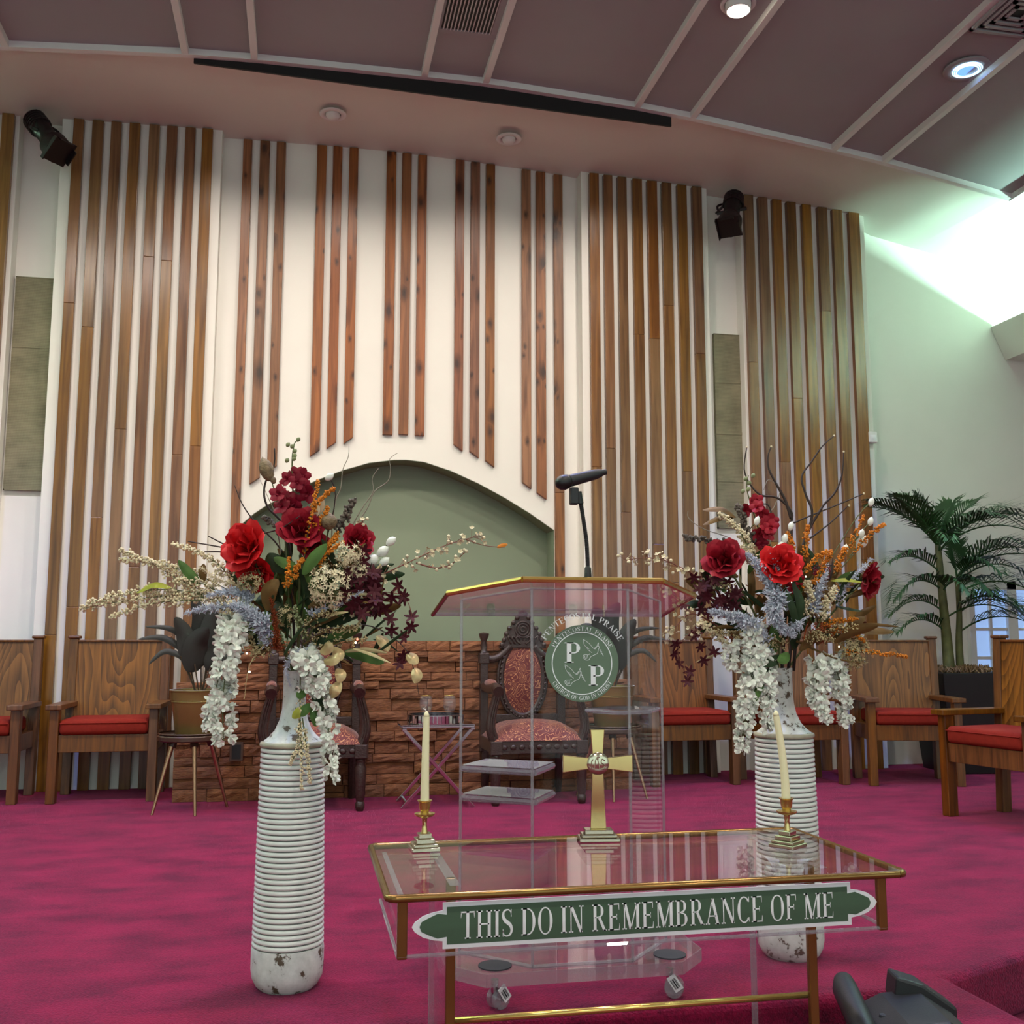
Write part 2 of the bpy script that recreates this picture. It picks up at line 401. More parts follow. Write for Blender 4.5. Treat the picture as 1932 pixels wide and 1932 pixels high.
def ceramic(name, rim=False):
    m, nt, N, L, P = nodes(name); P.inputs['Roughness'].default_value = .5
    tc = N.new('ShaderNodeTexCoord')
    n = N.new('ShaderNodeTexNoise'); n.inputs['Scale'].default_value = 21; n.inputs['Detail'].default_value = 8; n.inputs['Roughness'].default_value = .66
    L.new(tc.outputs['Object'], n.inputs['Vector'])
    rp = N.new('ShaderNodeValToRGB'); e = rp.color_ramp.elements
    e[0].position = .405; e[0].color = srgb(84,72,56); e[1].position = .435; e[1].color = srgb(200,205,200)
    k = e.new(.7); k.color = srgb(224,228,224)
    L.new(n.outputs['Fac'], rp.inputs[0]); L.new(rp.outputs[0], P.inputs['Base Color'])
    bp = N.new('ShaderNodeBump'); bp.inputs['Strength'].default_value = .2; bp.inputs['Distance'].default_value = .004
    L.new(rp.outputs[0], bp.inputs['Height']); L.new(bp.outputs[0], P.inputs['Normal'])
ceramic('ceramic_chipped')
plain('ceramic', srgb(222,226,220), .25, noise=.03, nscale=12)
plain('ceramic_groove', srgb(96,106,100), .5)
plain('ceramic_band', srgb(172,168,146), .4, noise=.2, nscale=20)
# ------------------------------------------------------------------ the setting
ZC = [(-4.03,4.80),(-2.09,5.03),(-.897,5.121),(-.431,5.137),(.769,5.146),(1.221,5.147),(2.386,5.087),(2.832,5.049),(4.001,4.908),(4.435,4.849),(5.59,4.642)]
ZW = [(-4.0,5.08),(-2.4,5.162),(-.8,5.195),(.47,5.217),(1.15,5.2),(1.85,5.162),(2.31,5.127),(3.43,5.084),(5.03,4.966),(5.15,4.85+.03),(6.78,4.552),(9.2,4.11)]
def zc(x): return interp(ZC, x)
def zw(x): return interp(ZW, x)

stage = [(-8,4.9),(-4.4,4.9),(-1.35,3.42),(-.92,3.04),(1.80,3.04),(1.80,2.5),(2.08,2.5),(2.08,3.12),(2.49,3.30),(6.5,5.0),(9.0,5.0),(9.0,9.0),(-8,9.0)]
o = B().prism(stage, -.2, 0).obj('floor', 'carpet', bevel=.035); struct(o, 'crimson carpeted stage floor'); o.modifiers['bevel'].segments = 4
o = B().box(-8, 9, -5, 5.2, -.25, -.2).obj('floor_lower', 'carpet'); struct(o, 'crimson carpet below the stage edge')

# centre wall with the arched opening (X -0.49 .. 2.05)
ARCH = [(-.49,2.0),(-.40,2.085),(-.31,2.15),(-.10,2.275),(.09,2.372),(.30,2.46),(.50,2.525),(.70,2.556),(.80,2.56),(.95,2.548),(1.17,2.482),(1.40,2.385),(1.62,2.273),(1.84,2.145),(2.05,2.005)]
b = B()
b.box(-3.6, -.49, 8.3, 8.55, 0, 5.4); b.box(2.05, 4.96, 8.3, 8.55, 0, 5.4)
for (x0, z0), (x1, z1) in zip(ARCH, ARCH[1:]):
    b.hexa([(x0,8.3,z0),(x1,8.3,z1),(x1,8.55,z1),(x0,8.55,z0)], [(x0,8.3,5.4),(x1,8.3,5.4),(x1,8.55,5.4),(x0,8.55,5.4)])
wall_back = struct(b.obj('wall_back', 'paint_white'), 'off-white centre wall with an arched niche and cedar slats')
b = B(); b.box(-.62, 2.18, 8.551, 8.6, 0, 2.8)
nb = b.obj('niche_back', 'paint_niche', wall_back)
b = B()                                                    # painted lining of the arch
pts = [(-.489,.9)] + [(x, z) for x, z in ARCH] + [(2.049,.9)]
for (x0, z0), (x1, z1) in zip(pts, pts[1:]):
    dx, dz = (z1-z0), -(x1-x0); l = math.hypot(dx, dz) or 1; dx, dz = dx/l*.004, dz/l*.004
    b.hexa([(x0,8.302,z0),(x1,8.302,z1),(x1,8.55,z1),(x0,8.55,z0)], [(x0+dx,8.302,z0+dz),(x1+dx,8.302,z1+dz),(x1+dx,8.55,z1+dz),(x0+dx,8.55,z0+dz)])
b.obj('niche_lining', 'paint_niche', wall_back)

def slat(parent, x0, x1, yf, yb, zbot, ztop, joints, mat, slant=0):
    zs = [zbot] + sorted(joints) + [ztop]
    for a, c in zip(zs, zs[1:]):
        s = slant if a == zbot else 0
        xm, zm = (x0+x1)/2, (a+c)/2
        q = B(); w2 = (x1-x0)/2; h = (c-a)/2; d = yb-yf
        q.hexa([(-w2,0,-h-s),(w2,0,-h+s),(w2,d,-h+s),(-w2,d,-h-s)], [(-w2,0,h-.001),(w2,0,h-.001),(w2,d,h-.001),(-w2,d,h-.001)])
        q.obj('slat', mat, parent, bevel=.003, loc=(xm, yf, zm))
GR = random.Random(4)
def panel(name, x0, x1, slats, label, seed):
    r = random.Random(seed)
    b = B().box(x0, x1, 8.17, 8.302, 0, 5.4)
    p = struct(b.obj(name, 'paint_white', bevel=.004), label)
    for a, c in slats:
        js = []
        z = r.uniform(.9, 2.6)
        while z < 4.2: js.append(z); z += r.uniform(1.6, 2.7)
        slat(p, a, c, 8.125, 8.17, .0, zw((a+c)/2)-.015, js, 'slat_oak')
    return p
LS = [(-1.859,-1.782),(-1.72,-1.636),(-1.58,-1.502),(-1.443,-1.361),(-1.294,-1.214),(-1.159,-1.079),(-1.018,-.940),(-.888,-.806)]
RS = [(2.338,2.422),(2.465,2.545),(2.592,2.673),(2.727,2.814),(2.862,2.952),(2.997,3.085),(3.139,3.226),(3.278,3.366)]
FR = [(3.767,3.855),(3.902,3.991),(4.038,4.128),(4.176,4.265),(4.324,4.414),(4.478,4.572),(4.623,4.718),(4.785,4.890)]
FL = [(1.475-c, 1.475-a) for a, c in FR]
panel('wall_back_left', -1.95, -.735, LS, 'white wall panel with oak slats next to the narrow speaker grille', 1)
panel('wall_back_right', 2.272, 3.43, RS, 'white wall panel with oak slats behind the pulpit', 2)
panel('wall_outer_right', 3.745, 4.96, FR, 'white wall panel with oak slats by the palm', 3)
panel('wall_outer_left', -3.45, -2.26, FL[:6], 'white wall panel with oak slats at the frame edge', 5)
CS = [(-.575,-.504,1.0),(-.44,-.362,2.343),(-.308,-.232,2.442),(.023,.101,2.582),(.155,.230,2.652),(.289,.363,2.696),(.603,.683,2.758),(.734,.812,2.765),(.868,.944,2.76),
      (1.191,1.266,2.67),(1.324,1.402,2.617),(1.456,1.533,2.545),(1.770,1.848,2.372),(1.897,1.978,2.286),(2.054,2.133,1.0)]
for a, c, zb in CS:
    xm = (a+c)/2
    sl = 0 if zb == 1.0 else (.028 if xm < .45 else (-.028 if xm > 1.1 else 0))
    js = [] if zb > 1.5 else [1.9+xm*.2]
    slat(wall_back, a, c, 8.265, 8.302, zb if zb > 1.5 else .0, zw(xm)-.01, js, 'slat_cedar', sl)

# right-hand wall, right side wall, soffit
b = B().box(4.95, 9.1, 8.4, 8.5, 0, 5.2)
wall_far = struct(b.obj('wall_far_right', 'paint_white'), 'white wall behind the palm, washed by the cove light')
struct(B().box(9.0, 9.1, -5, 8.5, -.25, 5.2).obj('wall_right', 'paint_white'))
struct(B().box(-7.6, -7.5, -5, 8.5, -.25, 5.2).obj('wall_left', 'paint_white'))
struct(B().box(-7.6, -3.4, 8.4, 8.5, -.25, 5.4).obj('wall_far_left', 'paint_white'))
b = B()
b.grid(lambda u, v: (-7.6+13.2*u, 7.0+1.6*v, (lambda x: (zc(x)+.06)*(1-v*1.25 if v < .8 else 0) + zw(x)*(v*1.25 if v < .8 else 1))(-7.6+13.2*u)), 60, 10)
b.grid(lambda u, v: (5.59+3.6*u, 8.6-13.6*v, zw(5.59+3.6*u)), 16, 24)
b.grid(lambda u, v: (-7.6+3.6*u, 7.0-12*v, zc(-7.6+3.6*u)+.06), 10, 12)
struct(b.obj('ceiling_soffit', 'paint_soffit', smooth=True), 'pale soffit between the ceiling edge and the slatted wall')
B().box(5.56, 5.60, -5, 7.0, 4.642, 5.0).obj('ceiling_side_trim', 'trim_white', bevel=.004)['kind'] = 'structure'

# ribbed ceiling
ceil = bpy.data.objects.new('ceiling', None); C.objects.link(ceil); struct(ceil, 'grey panelled ceiling with white ribs')
ribs = [-2.51,-2.05,-.897,-.431,.769,1.221,2.386,2.832,4.001,4.435]
edges = [-4.03] + ribs + [5.59]
for x0, x1 in zip(edges, edges[1:]):
    b = B(); b.grid(lambda u, v: (x0+(x1-x0)*u, 6.97-11.9*v, zc(x0+(x1-x0)*u)+.045), 5, 4)
    b.grid(lambda u, v: (x0+(x1-x0)*u, 6.97-11.9*v, zc(x0+(x1-x0)*u)+.065), 5, 4)
    b.obj('ceiling_panel', 'ceiling_grey', ceil)
for x in ribs:
    z = zc(x); B().box(x-.024, x+.024, -4.9, 6.98, z, z+.06).obj('rib', 'trim_white', ceil, bevel=.004)
xs = [-4.03+9.62*i/48 for i in range(49)]
b = B()
for a, c in zip(xs, xs[1:]):
    b.hexa([(a,6.965,zc(a)),(c,6.965,zc(c)),(c,7.01,zc(c)),(a,7.01,zc(a))], [(a,6.965,zc(a)+.10),(c,6.965,zc(c)+.10),(c,7.01,zc(c)+.10),(a,7.01,zc(a)+.10)])
b.obj('edge_trim', 'trim_white', ceil)
b = B(); X = [-.843+3.515*i/24 for i in range(25)]
zl = lambda x: 5.091-.0285*(x+.843)
for a, c in zip(X, X[1:]):
    b.hexa([(a,7.012,min(zl(a),zc(a)-.001)),(c,7.012,min(zl(c),zc(c)-.001)),(c,7.03,min(zl(c),zc(c)-.001)),(a,7.03,min(zl(a),zc(a)-.001))],
           [(a,7.012,zc(a)+.02),(c,7.012,zc(c)+.02),(c,7.03,zc(c)+.02),(a,7.03,zc(a)+.02)])
tag(b.obj('projection_screen_case', 'slot_black'), 'long thin black projection screen case along the ceiling edge', 'screen case')

# cove bulkheads with the greenish fluorescent tubes
def bulkhead(name, sx, label):
    P = [(6.38,4.06),(6.52,3.745),(8.99,3.745),(8.99,3.80),(6.585,3.80),(6.455,4.06)]
    P = [(p[0] if sx > 0 else 1.4-p[0], p[1]) for p in P]
    o = struct(B().prism(P, 2.0, 8.395, axis='y').obj(name, 'paint_white'), label)
    for k in range(4):
        x = 6.70 if sx > 0 else 1.4-6.70
        q = B().tube([(x, 2.3+1.5*k, 3.92), (x, 2.3+1.5*k+1.35, 3.92)], .022, 10).obj('fluorescent_tube', 'tube_green', o, smooth=True)
bulkhead('trim_1', 1, 'white cove bulkhead with bright light above it')
bulkhead('trim_2', -1, 'white cove bulkhead opposite')
# ------------------------------------------------------------------ fittings on walls and ceiling
def grille(x0, x1, z0, z1, label, bands):
    t = thing('speaker_grille', label, 'speaker grille', ((x0+x1)/2, 8.3, z0), group='tall cloth speaker grilles in the wall recesses')
    w2 = (x1-x0)/2; h = z1-z0
    B().box(-w2+.006, w2-.006, -.035, -.004, .006, h-.006).obj('cloth', 'grille_cloth', t)
    b = B()
    for a in (-w2, w2-.008): b.box(a, a+.008, -.038, -.001, 0, h)
    b.box(-w2, w2, -.038, -.001, 0, .008); b.box(-w2, w2, -.038, -.001, h-.008, h)
    b.obj('frame', 'grille_cloth', t)
    for z in bands: B().box(-w2+.006, w2-.006, -.039, -.03, z-.012, z+.012).obj('seam_band', 'grille_cloth', t)
grille(-2.243, -1.962, 2.215, 3.892, 'tall olive cloth speaker grille between slat panels under the tilted spotlight near the frame edge', [1.12])
grille(3.503, 3.762, 2.05, 3.785, 'tall beige cloth speaker grille with two seams behind the twig-topped bouquet', [.42, .84, 1.30])

def stage_spot(loc, d, label):
    t = thing('stage_spotlight', label, 'spotlight', loc, group='black stage spotlights at the top of the wall')
    M = fr((0,0,0), d, s=1.22)
    b = B(); b.lathe([(.0,-.19),(.05,-.19),(.062,-.17),(.066,-.08),(.058,-.06),(.058,.02),(.052,.03),(.052,.07),(.075,.10),(.085,.12),(.085,.20),(.078,.20),(.078,.13),(0,.125)], 20, M)
    b.obj('housing', 'black_metal', t, smooth='auto')
    b = B()
    for k in range(5): b.lathe([(.066,-.165+k*.02),(.073,-.163+k*.02),(.073,-.155+k*.02),(.066,-.153+k*.02)], 16, M, cap=False)
    b.obj('cooling_fins', 'black_metal', t)
    B().lathe([(0,.128),(.07,.128),(.06,.138),(0,.145)], 20, M).obj('lens', 'mirror', t, smooth=True)
    b = B(); b.box(-.082,.082,-.082,.082,.195,.201, M); b.box(-.082,-.074,-.082,.082,.201,.225, M); b.box(.074,.082,-.05,.05,.201,.235, M); b.box(-.05,.05,.074,.082,.201,.228, M)
    b.obj('gel_frame', 'black_metal', t)
    sx = M @ Vector((1,0,0)) - M @ Vector((0,0,0))
    L_ = [sx*.085, sx*.085+Vector((0,.05,.08)), Vector((0,.12,.12)), -sx*.085+Vector((0,.05,.08)), -sx*.085]
    B().tube(smooth_path(L_, 5), .010, 6).obj('yoke', 'black_metal', t)
    for s in (-1, 1): B().tube([sx*.06*s, sx*.105*s], .016, 8).obj('yoke_knob', 'black_metal', t)
    B().tube([(0,.12,.12), (0, 8.30-loc[1], .12)], .012, 8).obj('mount_arm', 'black_metal', t)
stage_spot((-2.02, 7.97, 4.93), (.52, -.42, -.72), 'black stage spotlight tilted over the slats, near the frame edge')
stage_spot((3.575, 7.97, 4.80), (-.30, -.42, -.75), 'black stage spotlight between the slat panels behind the pulpit side')

def eyeball(loc, label):
    t = thing('recessed_light', label, 'ceiling light', loc, group='unlit recessed lights in the soffit')
    B().lathe([(.062,.0),(.064,-.008),(.096,-.012),(.104,-.006),(.104,.0)], 28).obj('trim_ring', 'trim_white', t, smooth=True)
    B().lathe([(.058,.01),(.056,-.01),(.045,-.03),(.025,-.04),(0,-.042)], 24).obj('eyeball', 'trim_white', t, smooth=True)
eyeball((.134, 7.696, 5.178), 'unlit white recessed soffit light above the knotty slats, nearer the panel with hot highlights')
eyeball((1.549, 7.745, 5.145), 'unlit white recessed soffit light above the pulpit')
t = thing('downlight', 'glowing warm recessed ceiling downlight', 'ceiling light', (2.62, 5.655, zc(2.62)+.044))
B().lathe([(.085,0),(.088,-.01),(.112,-.012),(.115,0)], 28).obj('trim_ring', 'trim_white', t, smooth=True)
B().lathe([(.082,-.001),(.08,-.05),(.072,-.055)], 28, cap=False).obj('collar', 'trim_white', t, smooth=True)
B().lathe([(.071,-.05),(.055,-.066),(.03,-.074),(0,-.076)], 24).obj('bulb', 'lamp_warm', t, smooth=True)
t = thing('gel_downlight', 'recessed ceiling light glowing blue through ring louvres', 'ceiling light', (4.30, 5.735, zc(4.30)+.044))
B().lathe([(.095,0),(.097,-.008),(.150,-.012),(.155,0)], 28).obj('trim_ring', 'ceiling_grey', t, smooth=True)
B().lathe([(.094,-.003),(.0,-.003)], 28).obj('gel', 'lamp_blue', t)
for k in range(3): B().lathe([(.093-.012*k,-.006-.003*k),(.096-.012*k,-.012-.003*k),(.090-.012*k,-.014-.003*k)], 28, cap=False).obj('louvre_ring', 'lamp_blue_ring', t, smooth=True)

t = thing('ceiling_vent', 'white slatted ceiling air vent with dark gaps', 'vent', (.985, 6.17, zc(.98)+.044))
b = B()
for q in ((-.225,.225,-.29,-.24),(-.225,.225,.24,.29),(-.225,-.17,-.24,.24),(.17,.225,-.24,.24)): b.box(*q, -.012, .0)
b.obj('frame', 'ceiling_grey', t, bevel=.003)
B().box(-.17,.17,-.24,.24,-.002,.0).obj('duct', 'slot_black', t)
for k in range(14):
    x = -.158+k*.0243
    B().hexa([(x,-.24,-.014),(x+.004,-.24,-.014),(x+.004,.24,-.014),(x,.24,-.014)], [(x+.008,-.24,-.003),(x+.012,-.24,-.003),(x+.012,.24,-.003),(x+.008,.24,-.003)]).obj('slat', 'trim_white', t)
t = thing('ceiling_diffuser', 'square stepped grey air diffuser at the ceiling corner', 'vent', (4.22, 5.12, zc(4.22)+.04))
for k in range(4):
    a = .20-.045*k; b = B()
    for q in ((-a,a,-a,-a+.022),(-a,a,a-.022,a),(-a,-a+.022,-a,a),(a-.022,a,-a,a)): b.box(*q, -.03+.004*k, -.012+.004*k)
    b.obj('vane_ring', 'ceiling_grey', t)
B().box(-.20,.20,-.20,.20,-.006,.0).obj('duct', 'slot_black', t)

t = thing('motion_sensor', 'small white motion sensor on the slat panel edge', 'sensor', (4.925, 8.168, 2.83))
B().box(-.042,.042,-.05,.0,0,.10).obj('case', 'trim_white', t, bevel=.008)
B().grid(lambda u, v: (-.03+.06*u, -.051-.008*math.sin(PI*u)*math.sin(PI*v), .02+.05*v), 6, 4).obj('lens', 'sign_white', t, smooth=True)

# door-like opening behind the palm, built as a window; blue glow added to its panes
glazing = bpy.data.objects.new('glazed_opening_1', None); C.objects.link(glazing); glazing.location = (5.95, 8.4, .35); struct(glazing, 'white framed opening behind the palm, built as a window with glowing blue panes')
def wbar(n, x0, x1, z0, z1, y0=-.05): B().box(x0, x1, y0, -.001, z0, z1).obj(n, 'trim_white', glazing, bevel=.004)
wbar('frame', 0, .06, 0, 1.28); wbar('frame', .40, .50, 0, 1.28); wbar('frame', 1.02, 1.10, 0, 1.28); wbar('frame', .06, 1.02, 1.20, 1.28); wbar('frame', .06, 1.02, 0, .06)
for z in (.32, .58, .84): wbar('muntin', .06, .40, z-.014, z+.014, -.035)
wbar('muntin', .215, .245, .06, 1.20, -.034)
for z in (.84, 1.05): wbar('muntin', .50, 1.02, z-.012, z+.012, -.03)
for x0, x1 in ((.06,.215),(.245,.40)):
    for z0, z1 in ((.06,.306),(.334,.566),(.594,.826),(.854,1.20)):
        B().box(x0, x1, -.012, -.006, z0, z1).obj('pane', 'pane_blue', glazing)
for z0, z1 in ((.06,.828),(.852,1.038),(1.062,1.20)): B().box(.50, 1.02, -.012, -.006, z0, z1).obj('pane', 'pane_blue', glazing)

# ------------------------------------------------------------------ stacked-stone ledge
ledge = bpy.data.objects.new('wall_stone_ledge', None); C.objects.link(ledge); struct(ledge, 'stacked brown stone ledge under the arched niche')
B().box(-.62, 2.20, 7.46, 8.30, 0, 1.06).obj('core', 'stone', ledge)
B().box(-.80, -.62, 7.46, 8.16, 0, .765).obj('core', 'stone', ledge); B().box(2.20, 2.38, 7.46, 8.16, 0, .765).obj('core', 'stone', ledge)
BM = []
for k in range(10):
    r = random.Random(50+k); q = B()
    nx, nz = 5, 3
    def fn(u, v): return (u-.5, -r.uniform(0, .16) if 0 < u < 1 and 0 < v < 1 else .0, v-.5)
    q.grid(fn, nx, nz)
    q.add([(-.5,0,-.5),(.5,0,-.5),(.5,1,-.5),(-.5,1,-.5),(-.5,0,.5),(.5,0,.5),(.5,1,.5),(-.5,1,.5)], [(0,3,2,1),(4,5,6,7),(1,2,6,5),(2,3,7,6),(3,0,4,7)])
    me = bpy.data.meshes.new('brick'); me.from_pydata(q.v, [], q.f); me.materials.append(MAT['stone']); me.update()
    bm = bmesh.new(); bm.from_mesh(me); bmesh.ops.remove_doubles(bm, verts=bm.verts, dist=1e-4); bmesh.ops.recalc_face_normals(bm, faces=bm.faces); bm.to_mesh(me); bm.free()
    BM.append(me)
r = random.Random(9)
def brick(x0, x1, z0, z1):
    o = bpy.data.objects.new('brick', r.choice(BM)); C.objects.link(o); o.parent = ledge
    d = r.uniform(.0, .032)
    o.location = ((x0+x1)/2, 7.415-d, (z0+z1)/2); o.scale = ((x1-x0)-.004, .045+d, (z1-z0)-.004)
def course(x0, x1, z0, z1):
    x = x0+r.uniform(-.02,.02) if False else x0
    while x < x1-.02:
        w_ = r.uniform(.13, .34)
        if x1-x-w_ < .10: w_ = x1-x
        if r.random() < .22 and w_ < .25:
            zm = z0+(z1-z0)*r.uniform(.4,.6); brick(x, x+w_, z0, zm); brick(x, x+w_, zm, z1)
        else: brick(x, x+w_, z0, z1)
        x += w_
z = 0; rows = [.085,.07,.08,.06,.085,.07,.075,.065,.085,.07,.055]
while z < 1.06:
    h = rows.pop(0) if rows else r.choice((.06,.075,.085))
    if 1.085-z-h < .05: h = 1.085-z
    if z+h <= .81: course(-.835, 2.415, z, z+h)
    elif z < .80 < z+h: course(-.835, 2.415, z, z+h)
    else: course(-.64, 2.22, z, z+h)
    z += h
for x, z_ in ((-.42, .27), (.43, .27)):
    t = thing('wall_outlet', 'dark outlet plate set in the stone near the gold pot' if x < 0 else 'dark outlet plate set in the stone by the throne behind the ribbed vase', 'outlet', (x, 7.366, z_), group='outlets in the stone ledge')
    B().box(-.045,.045,-.006,.02,0,.125).obj('plate', 'plate_brown', t, bevel=.003); B().box(-.03,.03,-.009,-.004,.015,.11).obj('socket', 'slot_black', t)

# ------------------------------------------------------------------ wooden arm chairs
def make_chair():
    t = thing('clergy_chair', 'x', 'chair')
    # front faces -Y; origin on the floor under the seat
    for s in (-1, 1):
        x0, x1 = (s*.35, s*.29) if s > 0 else (-.35, -.29)
        x0, x1 = min(x0,x1), max(x0,x1)
        B().box(x0, x1, -.24, -.165, 0, .62).obj('leg', 'chair_oak', t, bevel=.004)
        q = B(); q.hexa([(x0,.20,0),(x1,.20,0),(x1,.275,0),(x0,.275,0)], [(x0,.255,1.10),(x1,.255,1.10),(x1,.315,1.10),(x0,.315,1.10)])
        p = q.obj('post', 'chair_oak', t, bevel=.004)
        B().box(x0-.012, x1+.012, .245, .327, 1.10, 1.122).obj('cap', 'chair_oak', p, bevel=.008)
        B().box(s*.32-.052, s*.32+.052, -.275, .245, .62, .655).obj('armrest', 'chair_oak', t, bevel=.005)
        B().box(min(s*.335,s*.30), max(s*.335,s*.30), -.17, .21, .335, .45).obj('side_rail', 'chair_oak', t, bevel=.003)
    B().box(-.29, .29, -.225, -.195, .335, .45).obj('front_rail', 'chair_oak', t, bevel=.003)
    q = B(); q.hexa([(-.292,.222,.40),(.292,.222,.40),(.292,.245,.40),(-.292,.245,.40)], [(-.292,.268,1.075),(.292,.268,1.075),(.292,.292,1.075),(-.292,.292,1.075)])
    q.obj('back_panel', 'chair_panel_oak', t)
    B().box(-.292, .292, .256, .302, 1.075, 1.092).obj('top_rail', 'chair_oak', t, bevel=.004)
    def cu(u, v): 
        return (u, v)
    q = B().box(-.287, .287, -.245, .215, .45, .555)
    o = q.obj('seat_cushion', 'cushion_red', t, bevel=.03); o.modifiers['bevel'].segments = 4
    o.data.polygons.foreach_set('use_smooth', [True]*6)
    pts = [(-.287,-.247,.532),(.287,-.247,.532),(.289,.2,.532)]
    B().tube([(-.28,-.246,.53),(.28,-.246,.53)], .004, 6).obj('piping', 'cushion_red', o)
    return t
ch0 = make_chair()
chairs = [((-1.305, 7.735), 0, 'oak arm chair with red seat standing whole beside the tripod plant stand'),
          ((-2.195, 7.76), 0, 'oak arm chair with red seat cut off by the frame edge'),
          ((2.94, 7.70), 0, 'oak arm chair with red seat half seen through the clear pulpit'),
          ((3.755, 7.53), 0, 'oak arm chair with red seat directly behind the twig-topped vase'),
          ((4.617, 7.337), math.radians(-15), 'oak arm chair with red seat turned in, just in front of the black planter'),
          ((4.25, 5.62), math.radians(-80), 'nearest oak arm chair with red seat, seen from its side, cut off by the frame')]
for i, (p, a, lb) in enumerate(chairs):
    t = ch0 if i == 0 else copy_tree(ch0)
    t.location = (p[0], p[1], 0); t.rotation_euler = (0, 0, a); t['label'] = lb; t['group'] = 'oak arm chairs along the stage wall'

# ------------------------------------------------------------------ carved thrones
def make_throne():
    t = thing('throne_chair', 'x', 'chair')
    for s in (-1, 1):
        M = Matrix.Translation((s*.295, -.26, 0))
        q = B().lathe([(.022,0),(.030,.02),(.030,.05),(.024,.06),(.033,.10),(.035,.20),(.038,.27),(.028,.30),(.034,.32),(.026,.335)], 14, M)
        p = q.obj('leg', 'throne_wood', t, smooth='auto')
        B().box(s*.295-.04, s*.295+.04, -.30, -.22, .33, .42).obj('carved_block', 'throne_wood', p, bevel=.006)
        B().tube([(s*.27,.24,.36),(s*.27,.26,.18),(s*.27,.30,0)], [.032,.03,.026], 8).obj('leg', 'throne_wood', t, smooth='auto')
        # curved fluted arm post
        pp = smooth_path([(s*.30,-.24,.42),(s*.325,-.245,.50),(s*.315,-.24,.60),(s*.29,-.245,.70),(s*.285,-.25,.735)], 4)
        a = B().tube(pp, [.036-.010*i/(len(pp)-1) for i in range(len(pp))], 8).obj('arm_post', 'throne_wood', t, smooth='auto')
        for k in (-1, 0, 1): B().tube([Vector(v)+Vector((k*.014,-.03,0)) for v in pp[2:-3]], .005, 6).obj('flute', 'throne_wood', a)
        B().tube(smooth_path([(s*.28,-.29,.745),(s*.285,-.2,.765),(s*.285,0,.755),(s*.275,.23,.76)],4), [.038]*13, 10).obj('armrest', 'throne_wood', t, smooth='auto')
        q = B().ball((s*.285,-.02,.79),(.034,.17,.03),10,8).obj('arm_pad', 'brocade', t, smooth=True)
        # back post with finial
        B().box(s*.285-.028, s*.285+.028, .235, .29, .30, 1.0).obj('back_post', 'throne_wood', t, bevel=.005)
        q = B().box(s*.285-.036, s*.285+.036, .225, .30, .92, .995).obj('rosette_block', 'throne_wood', t, bevel=.006)
        B().lathe([(.026,.99),(.03,1.0),(.02,1.02),(.024,1.05),(.018,1.075),(.022,1.085),(.036,1.12),(.038,1.135),(.02,1.142),(0,1.144)], 14, Matrix.Translation((s*.285,.262,0))).obj('finial', 'throne_wood', t, smooth='auto')
    # seat
    B().box(-.30, .30, -.285, -.24, .335, .42).obj('seat_rail', 'throne_wood', t, bevel=.005)
    B().box(-.30, .30, .22, .26, .335, .42).obj('seat_rail', 'throne_wood', t, bevel=.005)
    for s in (-1,1): B().box(s*.30-.02, s*.30+.02, -.24, .22, .335, .42).obj('seat_rail', 'throne_wood', t, bevel=.005)
    def sf(u, v):
        x = -.33+.66*u; y = -.29+.53*v
        e = min(1, 4.5*min(u, 1-u))**.5 * min(1, 4.5*min(v, 1-v))**.5
        return (x*(.93+.07*e), y, .42 + .085*e + .04*math.sin(PI*u)*math.sin(PI*v))
    B().grid(sf, 20, 16).add([(-.31,-.29,.42),(.31,-.29,.42),(.31,.24,.42),(-.31,.24,.42)], [(0,3,2,1)]).obj('seat_cushion', 'brocade', t, smooth=True)
    # carved front apron buttons
    for k in range(9): B().ball((-.24+.06*k,-.287,.378),(.022,.008,.018),8,5).obj('apron_carving', 'throne_wood', t, smooth=True)
    # oval back
    cz, rx, rz = .815, .155, .265
    fz_ = lambda a, k=1.0: (rx*k*math.cos(a), .262, cz + rz*k*math.sin(a))
    ring = [fz_(2*PI*i/36) for i in range(37)]
    f = B().tube(ring, .020, 8, cap=False).obj('oval_frame', 'throne_wood', t, smooth=True)
    ring2 = [(1.16*p[0], .262, cz+(p[2]-cz)*1.10) for p in ring]
    B().tube(ring2, .012, 8, cap=False).obj('oval_rim', 'throne_wood', f, smooth=True)
    q = B()
    for i in range(44):
        a = 2*PI*i/44; q.ball((rx*1.08*math.cos(a), .245, cz+rz*1.05*math.sin(a)), .010, 6, 4)
    o = q.obj('beading', 'throne_wood', f, smooth=True)
    def ov(u, v):
        a = 2*PI*u; k = v*.95
        return (rx*k*math.cos(a), .262-.03*math.cos(k*PI/2)-.004, cz+rz*k*math.sin(a))
    B().grid(ov, 32, 6).obj('back_pad', 'brocade', t, smooth=True)
    # rails joining the posts
    for s in (-1,1):
        B().tube(smooth_path([(s*.26,.262,.955),(s*.21,.262,.955),(s*.15,.262,.985),(s*.09,.262,1.05)],4), .028, 8).obj('shoulder_rail', 'throne_wood', t, smooth=True)
    B().box(-.26,.26,.245,.28,.50,.56).obj('lower_rail', 'throne_wood', t, bevel=.005)
    # crest: stepped carved silhouette
    half = [(.175,1.03),(.168,1.055),(.155,1.06),(.152,1.09),(.135,1.105),(.135,1.135),(.112,1.15),(.112,1.175),(.085,1.19),(.082,1.215),(.058,1.225),(.055,1.25),(.032,1.262),(.030,1.28)]
    poly = half + [(-x, z) for x, z in half[::-1]]
    c = B().prism(poly, .24, .285, axis='y').obj('crest', 'throne_wood', t, bevel=.006)
